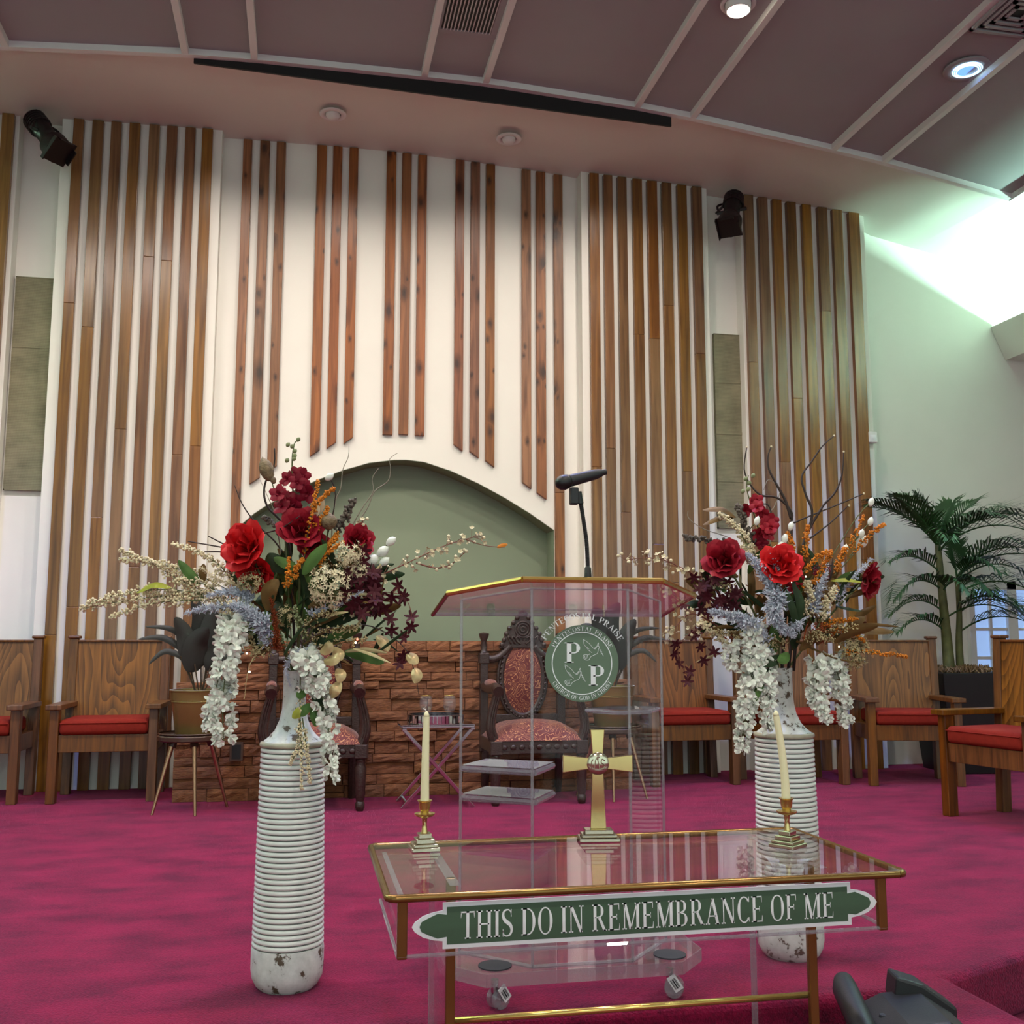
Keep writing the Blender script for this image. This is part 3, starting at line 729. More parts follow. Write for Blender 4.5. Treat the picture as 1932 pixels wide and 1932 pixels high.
    for i, (x, z) in enumerate(half[1::2]):
        for s in (-1,1): B().ball((s*(x-.012), .24, z), (.018,.014,.018), 8, 6).obj('scroll', 'throne_wood', c, smooth=True)
    for rr in (.058,.040,.018):
        B().tube([(rr*math.cos(2*PI*i/20), .236, 1.165+rr*math.sin(2*PI*i/20)) for i in range(21)], .007, 6, cap=False).obj('medallion_ring', 'throne_wood', c, smooth=True)
    for s in (-1,1):
        for k in range(3):
            B().tube(smooth_path([(s*(.02+.035*k),.236,1.06),(s*(.05+.03*k),.232,1.085+.01*k),(s*(.045+.03*k),.232,1.115),(s*(.025+.03*k),.234,1.10)],4), .007, 6).obj('scroll', 'throne_wood', c, smooth=True)
    B().ball((0,.25,1.285),(.022,.016,.02),8,6).obj('crest_tip', 'throne_wood', c, smooth=True)
    return t
th = make_throne(); th.location = (1.575, 7.10, 0); th['label'] = 'dark carved throne with red brocade seen through the pulpit'; th['group'] = 'carved thrones in front of the stone ledge'
t2 = copy_tree(th); t2.location = (.095, 7.08, 0); t2['label'] = 'dark carved throne with red brocade mostly hidden behind the ribbed vase'

# ------------------------------------------------------------------ plant stands with gold pots
plain('leaf_dark', srgb(30,30,20), .55, noise=.3, nscale=6)
plain('leaf_stem', srgb(74,60,40), .6)
plain('soil', srgb(40,30,22), .9, bump=.5)
def leaf_fn(path, wid, fold=.25, twist=0, normal=(0,-1,0)):
    P = smooth_path(path, 5); n = len(P)-1; nm = Vector(normal)
    def fn(u, v):
        i = min(int(v*n), n); p = P[i]; d = (P[min(i+1,n)]-P[max(i-1,0)]).normalized()
        s = d.cross(nm); s = s.normalized() if s.length > 1e-4 else Vector((1,0,0)); nn = s.cross(d)
        ww = wid*(math.sin(PI*min(1, v*.94+.04))**.75)
        k = (u-.5)*2
        return tuple(p + s*(k*ww*.5) + nn*(-abs(k)*ww*fold*.5))
    return fn, n
def leaf(name, path, wid, mat, parent, fold=.25, normal=(0,-1,0), nu=4):
    fn, n = leaf_fn(path, wid, fold, 0, normal)
    return B().grid(fn, nu, n).obj(name, mat, parent, smooth=True)
def plant_stand(loc, label, mirror=1):
    t = thing('plant_stand', label, 'plant stand', loc, group='tripod plant stands')
    B().lathe([(0,.445),(.205,.445),(.212,.452),(.212,.475),(.205,.482),(0,.482)], 36).obj('top', 'dark_table', t, smooth='auto')
    B().lathe([(.190,.482),(.200,.484),(.206,.492),(.200,.496)], 36, cap=False).obj('rim', 'dark_table', t, smooth=True)
    for a in (math.radians(215), math.radians(285), math.radians(20)):
        c, s = math.cos(a)*mirror, math.sin(a)
        l = B().tube([(c*.13,s*.13,.43),(c*.25,s*.25,0)], [.017,.009], 12).obj('leg', 'bronze_leg', t, smooth='auto')
        B().tube([(c*.12,s*.12,.45),(c*.135,s*.135,.41)], .026, 12).obj('socket', 'dark_table', l, smooth='auto')
def gold_pot(loc, label):
    t = thing('flower_pot', label, 'pot', loc, group='gold pots on the tripod stands')
    B().lathe([(0,0),(.118,0),(.121,.006),(.150,.205),(.153,.207),(.153,.213),(.151,.216),(.155,.219),(.155,.224),(.162,.274),(.166,.278),(.166,.284),(.158,.284),(.150,.235),(0,.235)], 40).obj('body', 'pot_gold', t, smooth='auto', angle=30)
    B().lathe([(.166,.2845),(.158,.2846)], 40, cap=False).obj('lip', 'sign_white', t)
    B().lathe([(.151,.24),(.08,.25),(0,.252)], 24).obj('soil', 'soil', t, smooth=True)
def pot_plant(loc, label, seed, mx=1):
    t = thing('potted_plant', label, 'plant', loc, group='dark broad-leaved plants in the gold pots')
    spec = [((-.02,0,0),(-.07,-.05,.25),(-.10,-.06,.40),(-.16,-.08,.50),.12), ((.02,0,0),(.05,-.02,.30),(.08,-.03,.48),(.14,-.05,.58),.15),
            ((0,0,0),(-.03,-.06,.20),(-.02,-.08,.34),(.05,-.10,.43),.16), ((.01,.02,0),(.0,.02,.3),(.0,.0,.50),(-.06,-.02,.62),.14),
            ((-.02,0,0),(-.12,-.03,.30),(-.24,-.05,.37),(-.38,-.08,.36),.045), ((-.02,0,0),(-.10,-.03,.36),(-.2,-.05,.43),(-.34,-.08,.44),.04),
            ((-.01,0,0),(-.12,-.05,.25),(-.22,-.07,.28),(-.31,-.09,.20),.04), ((.02,0,0),(.12,-.04,.20),(.20,-.05,.26),(.28,-.07,.27),.05),
            ((.02,0,0),(.06,.04,.3),(.12,.06,.42),(.20,.08,.46),.11), ((0,0,0),(.08,-.05,.2),(.12,-.06,.3),(.15,-.08,.40),.13)]
    for p in spec:
        P = [Vector((mx*q[0], q[1], q[2])) for q in p[:4]]
        o = leaf('leaf', [P[1]*.75+P[0]*.25, P[1], P[2], P[3]], p[4], 'leaf_dark', t, normal=(.2*mx,-1,.2))
        B().tube([P[0], P[1]*.5+P[0]*.5, P[1]], .005, 6).obj('stem', 'leaf_stem', o)
PL = (-.69, 7.06, 0)
plant_stand(PL, 'small round tripod plant stand with tapered legs beside the whole oak chair')
gold_pot((PL[0]+.02, PL[1], .484), 'gold metal pot on the tripod stand beside the whole oak chair')
pot_plant((PL[0]+.04, PL[1], .484+.25), 'dark broad-leaved plant in the gold pot beside the whole oak chair', 1)
PR = (2.16, 7.08, 0)
plant_stand(PR, 'small round tripod plant stand behind the pulpit', -1)
gold_pot((PR[0], PR[1], .484), 'gold metal pot behind the emblem of the pulpit')
pot_plant((PR[0], PR[1], .484+.25), 'dark broad-leaved plant behind the emblem of the pulpit', 2, -1)

# ------------------------------------------------------------------ tray stand, mirror tray, goblets
t = thing('tray_stand', 'folding chrome tray stand with crossed legs', 'tray stand', (.895, 6.99, 0))
for y in (-.16, .16):
    for s in (-1, 1):
        M = None; p0, p1 = Vector((s*.225, y, .505)), Vector((-s*.235, y, .0))
        d = (p1-p0).normalized(); n = Vector((d.z,0,-d.x))*.011; yy = Vector((0,.008 if s > 0 else -.008,0)); off = Vector((0, .01*s, 0))
        B().hexa([p0-n-yy+off,p0+n-yy+off,p0+n+yy+off,p0-n+yy+off],[p1-n-yy+off,p1+n-yy+off,p1+n+yy+off,p1-n+yy+off]).obj('leg', 'chrome', t, bevel=.002)
    B().tube([(0,y-.022,.262),(0,y+.022,.262)], .008, 10).obj('pivot', 'chrome', t)
for s in (-1, 1):
    B().box(s*.225-.014, s*.225+.014, -.19, .19, .500, .515).obj('rail', 'chrome', t, bevel=.002)
    B().box(s*.205-.008, s*.205+.008, -.15, .15, .03, .04).obj('stretcher', 'chrome', t)
for y in (-.185, .165): B().box(-.239, .239, y, y+.02, .515, .535).obj('top_rail', 'chrome', t, bevel=.003)
B().box(-.239, .239, -.185, .185, .528, .536).obj('top_plate', 'chrome', t)
t = thing('mirror_tray', 'round mirrored tray with mosaic rim on the chrome stand', 'tray', (.895, 6.98, .537))
B().lathe([(0,0),(.182,0),(.182,.008),(0,.008)], 40).obj('base', 'mirror', t)
B().lathe([(.178,.0),(.178,.058),(.185,.058),(.185,.055)], 40, cap=False).obj('rim', 'chrome', t)
tile = B().box(-.0105,.0105,-.003,.003,.004,.053)
for k in range(44):
    a = 2*PI*k/44; M = Matrix.Rotation(a,4,'Z') @ Matrix.Translation((0,-.186,0))
    if k == 0: t0 = tile.obj('mirror_tile', 'mirror', t, loc=(0,-.186,0)); 
    else:
        c = t0.copy(); C.objects.link(c); c.parent = t; c.matrix_local = M
for x, y, lb in ((.825,6.95,'small clear goblet on the mirrored tray, nearer the ribbed vase'),(.985,6.95,'small clear goblet on the mirrored tray, nearer the pulpit')):
    g = thing('goblet', lb, 'glass', (x, y, .546), group='goblets on the mirrored tray')
    B().lathe([(.034,.0),(.034,.004),(.010,.008),(.007,.016),(.007,.045),(.014,.052),(.030,.070),(.044,.10),(.043,.135),(.036,.172),(.035,.172),(.041,.135),(.041,.10),(.028,.075),(0,.060)], 24).obj('bowl', 'glass', g, smooth=True)
    B().lathe([(.0355,.170),(.0368,.171),(.0368,.174),(.0355,.174)], 24, cap=False).obj('gold_rim', 'gold', g, smooth=True)

# ------------------------------------------------------------------ palm in black planter
t = thing('planter', 'tall square black planter under the palm', 'planter', (5.50, 7.90, 0), math.radians(-6))
B().hexa([(-.24,-.24,0),(.24,-.24,0),(.24,.24,0),(-.24,.24,0)], [(-.31,-.31,.82),(.31,-.31,.82),(.31,.31,.82),(-.31,.31,.82)]).obj('body', 'planter_black', t, bevel=.006)
plain('moss', srgb(120,98,66), .95, noise=.4, nscale=30)
r = random.Random(3); q = B()
for k in range(420):
    x, y = r.uniform(-.28,.28), r.uniform(-.28,.28); a = r.uniform(0, 2*PI); l = r.uniform(.04,.09)
    p = [(x,y,.815+r.uniform(0,.02)), (x+math.cos(a)*l*.5, y+math.sin(a)*l*.5, .85+r.uniform(0,.035)), (x+math.cos(a)*l, y+math.sin(a)*l, .82+r.uniform(0,.03))]
    q.tube(p, .004, 3, cap=False)
o = q.obj('moss', 'moss', t); o['kind'] = 'stuff'
plain('palm_green', srgb(40,74,34), .45, noise=.25, nscale=5, randv=.25)
plain('palm_trunk', srgb(82,86,46), .7, noise=.35, nscale=12, bump=.3)
palm = thing('palm', 'green areca palm with two trunks standing in the black planter', 'plant', (5.43, 7.86, .82))
trunks = [[(-.05,0,0),(-.06,.0,.3),(-.085,-.01,.65),(-.11,-.02,1.08)], [(.07,.02,0),(.07,.02,.25),(.075,.0,.52),(.05,-.03,.80)]]
for k, tr in enumerate(trunks):
    P = smooth_path(tr, 5); B().tube(P, [(.052 if k == 0 else .036)*(1-.5*i/(len(P)-1)) for i in range(len(P))], 10).obj('trunk', 'palm_trunk', palm, smooth=True)
def frond(base, ang, length, rise, droop, seed, yk=0):
    r = random.Random(seed); base = Vector(base)
    d = Vector((math.cos(ang), math.sin(ang)*(1 if math.sin(ang) < 0 else .12), 0))
    n = 13; path = [base + d*(length*(i/n)*(.35+.65*(i/n)**.6 if False else 1)*math.cos(rise*(1-i/n)*.6)) + Vector((0,0, length*(math.sin(rise)*(i/n) - droop*(i/n)**2.2))) for i in range(n+1)]
    q = B(); q.tube(path, [.008*(1-.8*i/n)+.001 for i in range(n+1)], 5)
    for i in range(2, n+1):
        for s in (-1, 1):
            for h in (0, .5):
                if i == n and h: continue
                p = path[i]*(1-h) + path[min(i+1,n)]*h; dd = (path[min(i+1,n)]-path[max(i-1,0)]).normalized()
                sd = dd.cross(Vector((0,0,1))); sd = sd.normalized() if sd.length > .05 else Vector((1,0,0))
                up = sd.cross(dd)
                f = (i+h)/n
                L_ = (.43*math.sin(PI*(.18+.72*f)))*r.uniform(.85,1.1)*length/.8
                v = (dd*(.62+.35*f) + sd*s*(.85-.3*f) + up*.25).normalized()
                e = p + v*L_ - Vector((0,0,L_*r.uniform(.05,.42))); m = p + v*L_*.5 + up*.01
                wv = v.cross(up).normalized()*.0095
                nb_ = len(q.v)
                q.v += [tuple(p-wv*.4), tuple(p+wv*.4), tuple(m+wv), tuple(m-wv), tuple(e)]
                q.f += [(nb_,nb_+1,nb_+2,nb_+3), (nb_+3,nb_+2,nb_+4)]
    q.obj('frond', 'palm_green', palm)
FRO = [(0,.95,3.05,.62,1.25,.38),(0,.95,2.2,.60,1.4,.30),(0,.95,1.2,.55,1.45,.3),(0,.95,-.2,.85,1.0,.6),(0,.9,.3,.8,1.05,.45),(0,.9,-1.2,.6,1.2,.55),
       (0,.75,3.3,.52,.8,.6),(0,.62,3.4,.55,.6,.75),(0,.45,2.9,.50,.8,.8),(0,.3,3.3,.50,.8,.75),(0,.92,-.7,.95,.85,.85),(0,.9,-2.0,.5,.95,.7),
       (0,.95,2.6,.7,1.1,.45),(0,.95,3.6,.6,1.3,.35),(0,.93,.8,.62,1.3,.3),(0,.6,-1.7,.45,.8,.8),(0,.4,-.9,.7,.7,.8),(0,.97,1.9,.5,1.5,.15),(1,.6,-1.6,.45,.8,.8),(1,.72,.6,.75,.95,.5),(1,.5,-1.1,.6,.6,.8),
       (1,.72,-.5,.9,.8,.75),(1,.70,-1.5,.5,.9,.75),(1,.68,.2,.8,.75,.7),(1,.6,-.3,.85,.55,.8),(1,.45,.1,.7,.7,.8),(1,.3,-.5,.65,.75,.7),(1,.7,1.6,.5,1.3,.3),(1,.72,-1.0,.7,1.1,.7)]
for k, (ti, h, a, l, ri, dr) in enumerate(FRO):
    tr = trunks[ti]; h *= 1.12; ri = min(1.5, ri*1.06); x = interp([(q[2], q[0]) for q in tr], h); y = interp([(q[2], q[1]) for q in tr], h)
    frond((x, y, h), a, l, ri, dr, k)
# ------------------------------------------------------------------ serif lettering (flat strokes)
TH, TN, SF = .150, .050, .045
def rect(x0, y0, x1, y1): return [[(x0,y0),(x1,y0),(x1,y1),(x0,y1)]]
def stem(x, t=TH, y0=0, y1=1, top=True, bot=True, e=.075):
    o = rect(x-t/2, y0, x+t/2, y1)
    if bot: o += rect(x-t/2-e, y0, x+t/2+e, y0+SF)
    if top: o += rect(x-t/2-e, y1-SF, x+t/2+e, y1)
    return o
def diag(x0, y0, x1, y1, w): return [[(x0-w/2,y0),(x0+w/2,y0),(x1+w/2,y1),(x1-w/2,y1)]]
def arc(cx, cy, rx, ry, a0, a1, tk=TH, tn=TN, n=14):
    out = []; pr = None
    for i in range(n+1):
        a = math.radians(a0+(a1-a0)*i/n); c, s = math.cos(a), math.sin(a)
        k = tn+(tk-tn)*c*c
        p = ((cx+rx*c, cy+ry*s), (cx+(rx-k)*c, cy+(ry-(tn+(k-tn)*.0))*s))
        if pr: out.append([pr[0], p[0], p[1], pr[1]])
        pr = p
    return out
def curve(pts, ws):
    P = smooth_path([(x, y, 0) for x, y in pts], 6); n = len(P)-1; out = []; pr = None
    for i, p in enumerate(P):
        d = (P[min(i+1,n)]-P[max(i-1,0)]).normalized(); t = i/n*(len(ws)-1); j = min(int(t), len(ws)-2); w_ = ws[j]+(ws[j+1]-ws[j])*(t-j)
        q = ((p.x-d.y*w_/2, p.y+d.x*w_/2), (p.x+d.y*w_/2, p.y-d.x*w_/2))
        if pr: out.append([pr[0], q[0], q[1], pr[1]])
        pr = q
    return out
def bars(x0, x1, ys): 
    o = []
    for y, l, tick in ys:
        o += rect(x0, y-SF/2, l, y+SF/2)
        if tick: o += [[(l-.045,y),(l,y),(l,y+tick),(l-.012,y+tick)]]
    return o
G = {}
G['I'] = (.34, stem(.17)); G['T'] = (.74, stem(.37, top=False)+rect(.02,.95,.72,1)+[[(.02,.97),(.07,.97),(.03,.76),(.02,.76)],[(.67,.97),(.72,.97),(.72,.76),(.71,.76)]])
G['H'] = (.84, stem(.17)+stem(.67)+rect(.17,.48,.67,.53)); G['L'] = (.66, stem(.17)+rect(.17,0,.62,SF)+[[(.57,.02),(.62,.02),(.62,.26),(.605,.26)]])
G['E'] = (.70, stem(.17)+bars(.17,0,[(SF/2,.64,.22),(1-SF/2,.62,-.22)])+rect(.17,.48,.5,.525)+rect(.475,.40,.5,.61))
G['F'] = (.66, stem(.17)+bars(.17,0,[(1-SF/2,.62,-.22)])+rect(.17,.48,.5,.525)+rect(.475,.40,.5,.61))
G['D'] = (.80, stem(.17)+arc(.33,.5,.42,.5,-90,90)+rect(.17,0,.34,SF)+rect(.17,1-SF,.34,1))
G['O'] = (.82, arc(.41,.5,.38,.515,0,360,n=32)); G['C'] = (.74, arc(.40,.5,.37,.515,42,318,n=26)+[[(.64,.80),(.69,.80),(.69,1.0),(.675,1.0)],[(.64,.2),(.69,.2),(.69,.02),(.675,.02)]])
G['G'] = (.82, arc(.40,.5,.37,.515,42,318,n=26)+[[(.64,.80),(.69,.80),(.69,1.0),(.675,1.0)]]+rect(.60,.03,.60+TH*.9,.44)+rect(.53,.40,.80,.44))
G['P'] = (.70, stem(.17)+arc(.34,.735,.31,.265,-90,90)+rect(.17,1-SF,.35,1)+rect(.17,.47,.35,.515))
G['R'] = (.80, stem(.17)+arc(.34,.745,.29,.255,-90,90)+rect(.17,1-SF,.35,1)+rect(.17,.49,.35,.535)+diag(.69,0,.40,.51,TH)+rect(.62,0,.80,SF))
G['B'] = (.76, stem(.17)+arc(.34,.76,.28,.24,-90,90)+arc(.34,.265,.34,.265,-90,90)+rect(.17,1-SF,.35,1)+rect(.17,.505,.35,.55)+rect(.17,0,.35,SF))
G['N'] = (.86, stem(.15,.055,e=.09)+stem(.70,.055,e=.09,bot=False)+diag(.69,0,.17,1,TH))
G['M'] = (1.02, stem(.14,.055,e=.09)+stem(.86,TH)+diag(.48,0,.17,1,TH)+diag(.48,0,.82,1,.055))
G['A'] = (.82, diag(.12,0,.41,1,.055)+diag(.70,0,.41,1,TH)+rect(.24,.30,.60,.345)+rect(.02,0,.24,SF)+rect(.56,0,.82,SF))
G['U'] = (.84, stem(.17,TH,.28,1,bot=False)+stem(.69,.055,.28,1,bot=False,e=.09)+arc(.40,.28,.315,.29,180,360,tk=.11)) 
G['S'] = (.62, curve([(.52,.80),(.44,.95),(.30,.985),(.14,.93),(.09,.77),(.17,.61),(.32,.51),(.47,.40),(.53,.24),(.46,.08),(.30,.015),(.15,.05),(.08,.20)], [.03,.045,.05,.08,.13,.15,.15,.15,.13,.08,.05,.045,.03])+rect(.495,.72,.525,1.0)+rect(.07,.0,.10,.28))
def layout(txt, gap=.06, space=.34):
    x = 0; out = []
    for ch in txt:
        if ch == ' ': x += space; continue
        w_, polys = G[ch]; out.append((ch, x, w_, polys)); x += w_+gap
    return out, x-gap
def flat_text(txt, x0, x1, z0, h, y, depth, name, mat, parent):
    L_, W = layout(txt); k = (x1-x0)/W
    for ch, gx, gw, polys in L_:
        q = B()
        for p in polys: q.prism([(x0+(gx+a)*k, z0+c*h) for a, c in p], y, y+depth, axis='y')
        q.obj(name, mat, parent)
def arc_text(txt, cx, cz, rad, h, a0, a1, y, depth, name, mat, parent, inside=False):
    L_, W = layout(txt, .07, .38); tot = math.radians(a1-a0)
    q = B()
    for ch, gx, gw, polys in L_:
        for p in polys:
            pp = []
            for a, c in p:
                t = math.radians(a0)+tot*(gx+a)/W; rr = rad+(c*h if not inside else -(c)*h)
                pp.append((cx+rr*math.cos(t), cz+rr*math.sin(t)))
            q.prism(pp, y, y+depth, axis='y')
    return q.obj(name, mat, parent)

# ------------------------------------------------------------------ ribbed floor vases
def make_vase():
    t = thing('floor_vase', 'x', 'vase')
    B().lathe([(0,0),(.085,0),(.098,.012),(.110,.035),(.1135,.06),(.1135,.118),(.112,.128),(.10,.13)], 48).obj('foot', 'ceramic_chipped', t, smooth='auto')
    q = B(); n = 37; z0, z1 = .130, .742; h = (z1-z0)/n
    for i in range(n):
        z = z0+h*i; R = .1130-.0105*((z-z0)/(z1-z0)); 
        q.lathe([(R-.006,z+.0012),(R-.0012,z+.0025),(R,z+h*.38),(R-.0012,z+h*.78),(R-.0055,z+h*.92),(R-.012,z+h*.95)], 48, cap=False)
    q.obj('ribbed_body', 'ceramic', t, smooth=True)
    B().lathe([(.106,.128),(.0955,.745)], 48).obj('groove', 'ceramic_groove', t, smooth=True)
    B().lathe([(.099,.742),(.105,.744),(.1065,.750),(.104,.757),(.098,.760)], 48, cap=False).obj('shoulder_band', 'ceramic_band', t, smooth=True)
    B().lathe([(.100,.756),(.090,.764),(.076,.775),(.060,.794),(.046,.825),(.0385,.860),(.036,.90),(.036,.96),(.0375,.985),(.034,.985),(.032,.96),(.030,.88),(0,.87)], 40).obj('neck', 'ceramic_chipped', t, smooth='auto')
    return t
VL = (-.02, 3.47, 0); VR = (1.69, 3.45, 0)
v = make_vase(); v.location = VL; v['label'] = 'tall white ribbed ceramic floor vase standing clear on the carpet'; v['group'] = 'tall ribbed vases'
v2 = copy_tree(v); v2.location = VR; v2.rotation_euler.z = 2; v2['label'] = 'tall white ribbed ceramic floor vase seen partly through the clear table'

# ------------------------------------------------------------------ acrylic pulpit
pul = thing('pulpit', 'clear acrylic pulpit with gold trimmed top and round green emblem', 'pulpit', (.848, 3.30, 0))
# octagonal base slab on castors
base = [(-.30,-.235),(.30,-.235),(.405,-.12),(.405,.30),(-.405,.30),(-.405,-.12)]
bs = B().prism(base, .085, .122).obj('base_slab', 'acrylic_thick', pul)
for a, c in zip(base, base[1:]+base[:1]):
    d = Vector((c[0]-a[0], c[1]-a[1], 0)).normalized(); n = Vector((d.y,-d.x,0))*.002
    q = B().hexa([Vector((*a,.085)),Vector((*c,.085)),Vector((*c,.085))+n,Vector((*a,.085))+n],[Vector((*a,.122)),Vector((*c,.122)),Vector((*c,.122))+n,Vector((*a,.122))+n])
    q.obj('slab_edge', 'acrylic_edge', bs)
for i, (x, y) in enumerate(((-.262,-.165),(.285,-.165),(-.36,.20),(.36,.20))):
    c = thing('caster', '', '', (0,0,0)); 
    for k in ('label','category'): del c[k]
    c.parent = pul; c.location = (x, y, 0)
    M = Matrix.Rotation(.5-i*.9,4,'Z') @ Matrix.Translation((.012,0,.030)) @ Matrix.Rotation(PI/2,4,'X')
    for s in (-1,1): B().lathe([(.008,-.009),(.027,-.009),(.030,-.005),(.030,.005),(.027,.009),(.008,.009)], 18, M @ Matrix.Translation((0,0,s*.013))).obj('wheel', 'acrylic_edge', c, smooth='auto')
    B().lathe([(0,-.020),(.008,-.020),(.008,.020),(0,.020)], 10, M).obj('axle', 'chrome', c)
    B().lathe([(.007,.045),(.012,.05),(.012,.085)], 12).obj('stem', 'chrome', c)
    if i < 2:
        B().lathe([(0,.122),(.050,.122),(.050,.126),(.012,.128),(0,.128)], 28).obj('cap_disc', 'rubber', c, smooth='auto')
        R_ = Matrix.Rotation(.5-i*.9,4,'Z') @ Matrix.Translation((.015,-.026,.05)) @ Matrix.Rotation(math.radians(-35),4,'Y')
        B().box(-.014,.014,-.002,.002,-.026,.022,R_).obj('paper_tag', 'tag_white', c)
        q = B()
        for k, w_ in enumerate((.002,.001,.003,.001,.002,.0015)): q.box(-.009+.0032*k,-.009+.0032*k+w_,-.0026,-.002,-.018,.012,R_)
        q.obj('tag_bars', 'slot_black', c)
# body panels: front and two splayed wings
def pane(a, c, z0a, z1a, z1c, th, name, parent, mat='acrylic'):
    a, c = Vector((*a,0)), Vector((*c,0)); n = Vector(((c-a).y, -(c-a).x, 0)).normalized()*th
    q = B().hexa([a+Vector((0,0,z0a)), c+Vector((0,0,z0a)), c+n+Vector((0,0,z0a)), a+n+Vector((0,0,z0a))], [a+Vector((0,0,z1a)), c+Vector((0,0,z1c)), c+n+Vector((0,0,z1c)), a+n+Vector((0,0,z1a))])
    return q.obj(name, mat, parent)
ztop = lambda y: 1.268-.150*(y+.30)
F0, F1, W0, W1 = (-.155,-.20), (.155,-.20), (-.345,-.01), (.330,-.01)
fp = pane(F1, F0, .122, ztop(-.20)-.012, ztop(-.20)-.012, .010, 'front_panel', pul)
wl = pane(F0, W0, .122, ztop(-.20)-.012, ztop(-.01)-.012, .010, 'wing_panel', pul); wr = pane(W1, F1, .122, ztop(-.01)-.012, ztop(-.20)-.012, .010, 'wing_panel', pul)
for p, n_ in ((F0,fp),(F1,fp),(W0,wl),(W1,wr)):
    B().tube([(p[0],p[1],.122),(p[0],p[1],ztop(p[1])-.012)], .0048, 8).obj('bright_edge', 'acrylic_edge', n_)
for a, c in ((F0,F1),(F0,W0),(F1,W1)):
    for z in (.124,): B().tube([(*a,z),(*c,z)], .006, 6).obj('glue_line', 'acrylic_edge', bs)
    B().tube([(*a,ztop(a[1])-.012),(*c,ztop(c[1])-.012)], .003, 6).obj('top_edge', 'acrylic_edge', fp)
# sloping reading top with gold front trim
top = [(-.205,-.30),(.235,-.30),(.425,-.08),(.445,.30),(-.40,.30),(-.40,-.08)]
q = B(); n = len(top)
q.add([(x,y,ztop(y)-.010) for x,y in top]+[(x,y,ztop(y)) for x,y in top], [tuple(range(n))[::-1], tuple(range(n,2*n))]+[(i,(i+1)%n,n+(i+1)%n,n+i) for i in range(n)])
tp = q.obj('reading_top', 'acrylic_top', pul)
q = B()
for a, c in ((top[5],top[0]),(top[0],top[1]),(top[1],top[2])): 
    q.tube([(a[0],a[1],ztop(a[1])-.004),(c[0],c[1],ztop(c[1])-.004)], .0095, 8)
q.obj('gold_trim', 'gold', tp, smooth='auto')
for a, c in ((top[4],top[5]),(top[2],top[3])): B().tube([(a[0],a[1],ztop(a[1])-.005),(c[0],c[1],ztop(c[1])-.005)], .0075, 8).obj('side_trim', 'brass_brown', tp, smooth='auto')
B().tube([(top[3][0],top[3][1],ztop(.30)-.004),(top[4][0],top[4][1],ztop(.30)-.004)], .006, 6).obj('rear_edge', 'acrylic_edge', tp)
B().tube([(-.36,.24,ztop(.24)+.004),(.24,.24,ztop(.24)+.004)], .002, 5).obj('book_stop', 'acrylic_edge', tp)
# inner shelves
for z0, x0, x1 in ((.665,-.335,-.10),(.575,-.335,-.10)):
    pl = [(x0,.02),(-.13,-.13),(-.03,.04),(-.23,.17)]
    s_ = B().prism(pl, z0, z0+.022).obj('shelf', 'acrylic_thick', pul)
    B().prism(pl, z0+.0225, z0+.0235).obj('shelf_face', 'acrylic_edge', s_)
    for a, c in zip(pl, pl[1:]+pl[:1]): B().tube([(*a,z0+.011),(*c,z0+.011)], .0085, 6).obj('shelf_edge', 'acrylic_edge', s_)
pl = [(.08,.03),(.15,-.10),(.27,-.06),(.345,.06),(.2,.12)]
s_ = B().prism(pl, .845, .862).obj('shelf', 'acrylic_top', pul)
for a, c in zip(pl, pl[1:]+pl[:1]): B().tube([(*a,.853),(*c,.853)], .006, 6).obj('shelf_edge', 'acrylic_edge', s_)
# emblem on the front panel
EY = -.213; ecx, ecz, ER = .0, 1.013, .1175
em = B().lathe([(0,0),(ER,0),(ER,.003),(0,.003)], 64, Matrix.Translation((ecx, EY, ecz)) @ Matrix.Rotation(PI/2,4,'X')).obj('emblem', 'emblem_green', pul)
em['label'] = 'round green emblem with white doves, letters and ring'
Y1 = EY-.0042
q = B()
for i in range(64):
    a0, a1 = 2*PI*i/64, 2*PI*(i+1)/64
    q.prism([(ecx+.0935*math.cos(a0),ecz+.0935*math.sin(a0)),(ecx+.0965*math.cos(a0),ecz+.0965*math.sin(a0)),(ecx+.0965*math.cos(a1),ecz+.0965*math.sin(a1)),(ecx+.0935*math.cos(a1),ecz+.0935*math.sin(a1))], Y1, Y1+.001, axis='y')
q.obj('ring', 'letter_white', em)
arc_text('PENTECOSTAL PRAISE', ecx, ecz, .0995, .0125, 151, 27, Y1, .001, 'lettering', 'letter_white', em)
arc_text('CHURCH OF GOD IN CHRIST', ecx, ecz, .1120, .0125, 212, 328, Y1, .001, 'lettering', 'letter_white', em, inside=True)
lt = arc_text('PENTECOSTAL PRAISE', ecx+.002, ecz+.003, .134, .018, 150, 28, EY-.001, .0015, 'panel_lettering', 'letter_white', pul)
def P2(zx, zy): return (ecx+(zx-897)*.1175/540, ecz-(zy-935)*.1175/570)
for (ax, ay), (bx_, by_) in (((650,625),(868,925)), ((1000,965),(1218,1265))):
    x0, z1 = P2(ax, ay); x1, z0 = P2(bx_, by_); q = B(); g = stem(.20,.24,e=.11)+arc(.40,.72,.36,.28,-90,90,tk=.19,tn=.06)+rect(.2,1-.06,.41,1)+rect(.2,.44,.41,.5)
    for p in g: q.prism([(x0+a*(x1-x0)/.76, z0+c*(z1-z0)) for a, c in p], Y1, Y1+.001, axis='y')
    q.obj('letter', 'letter_white', em)
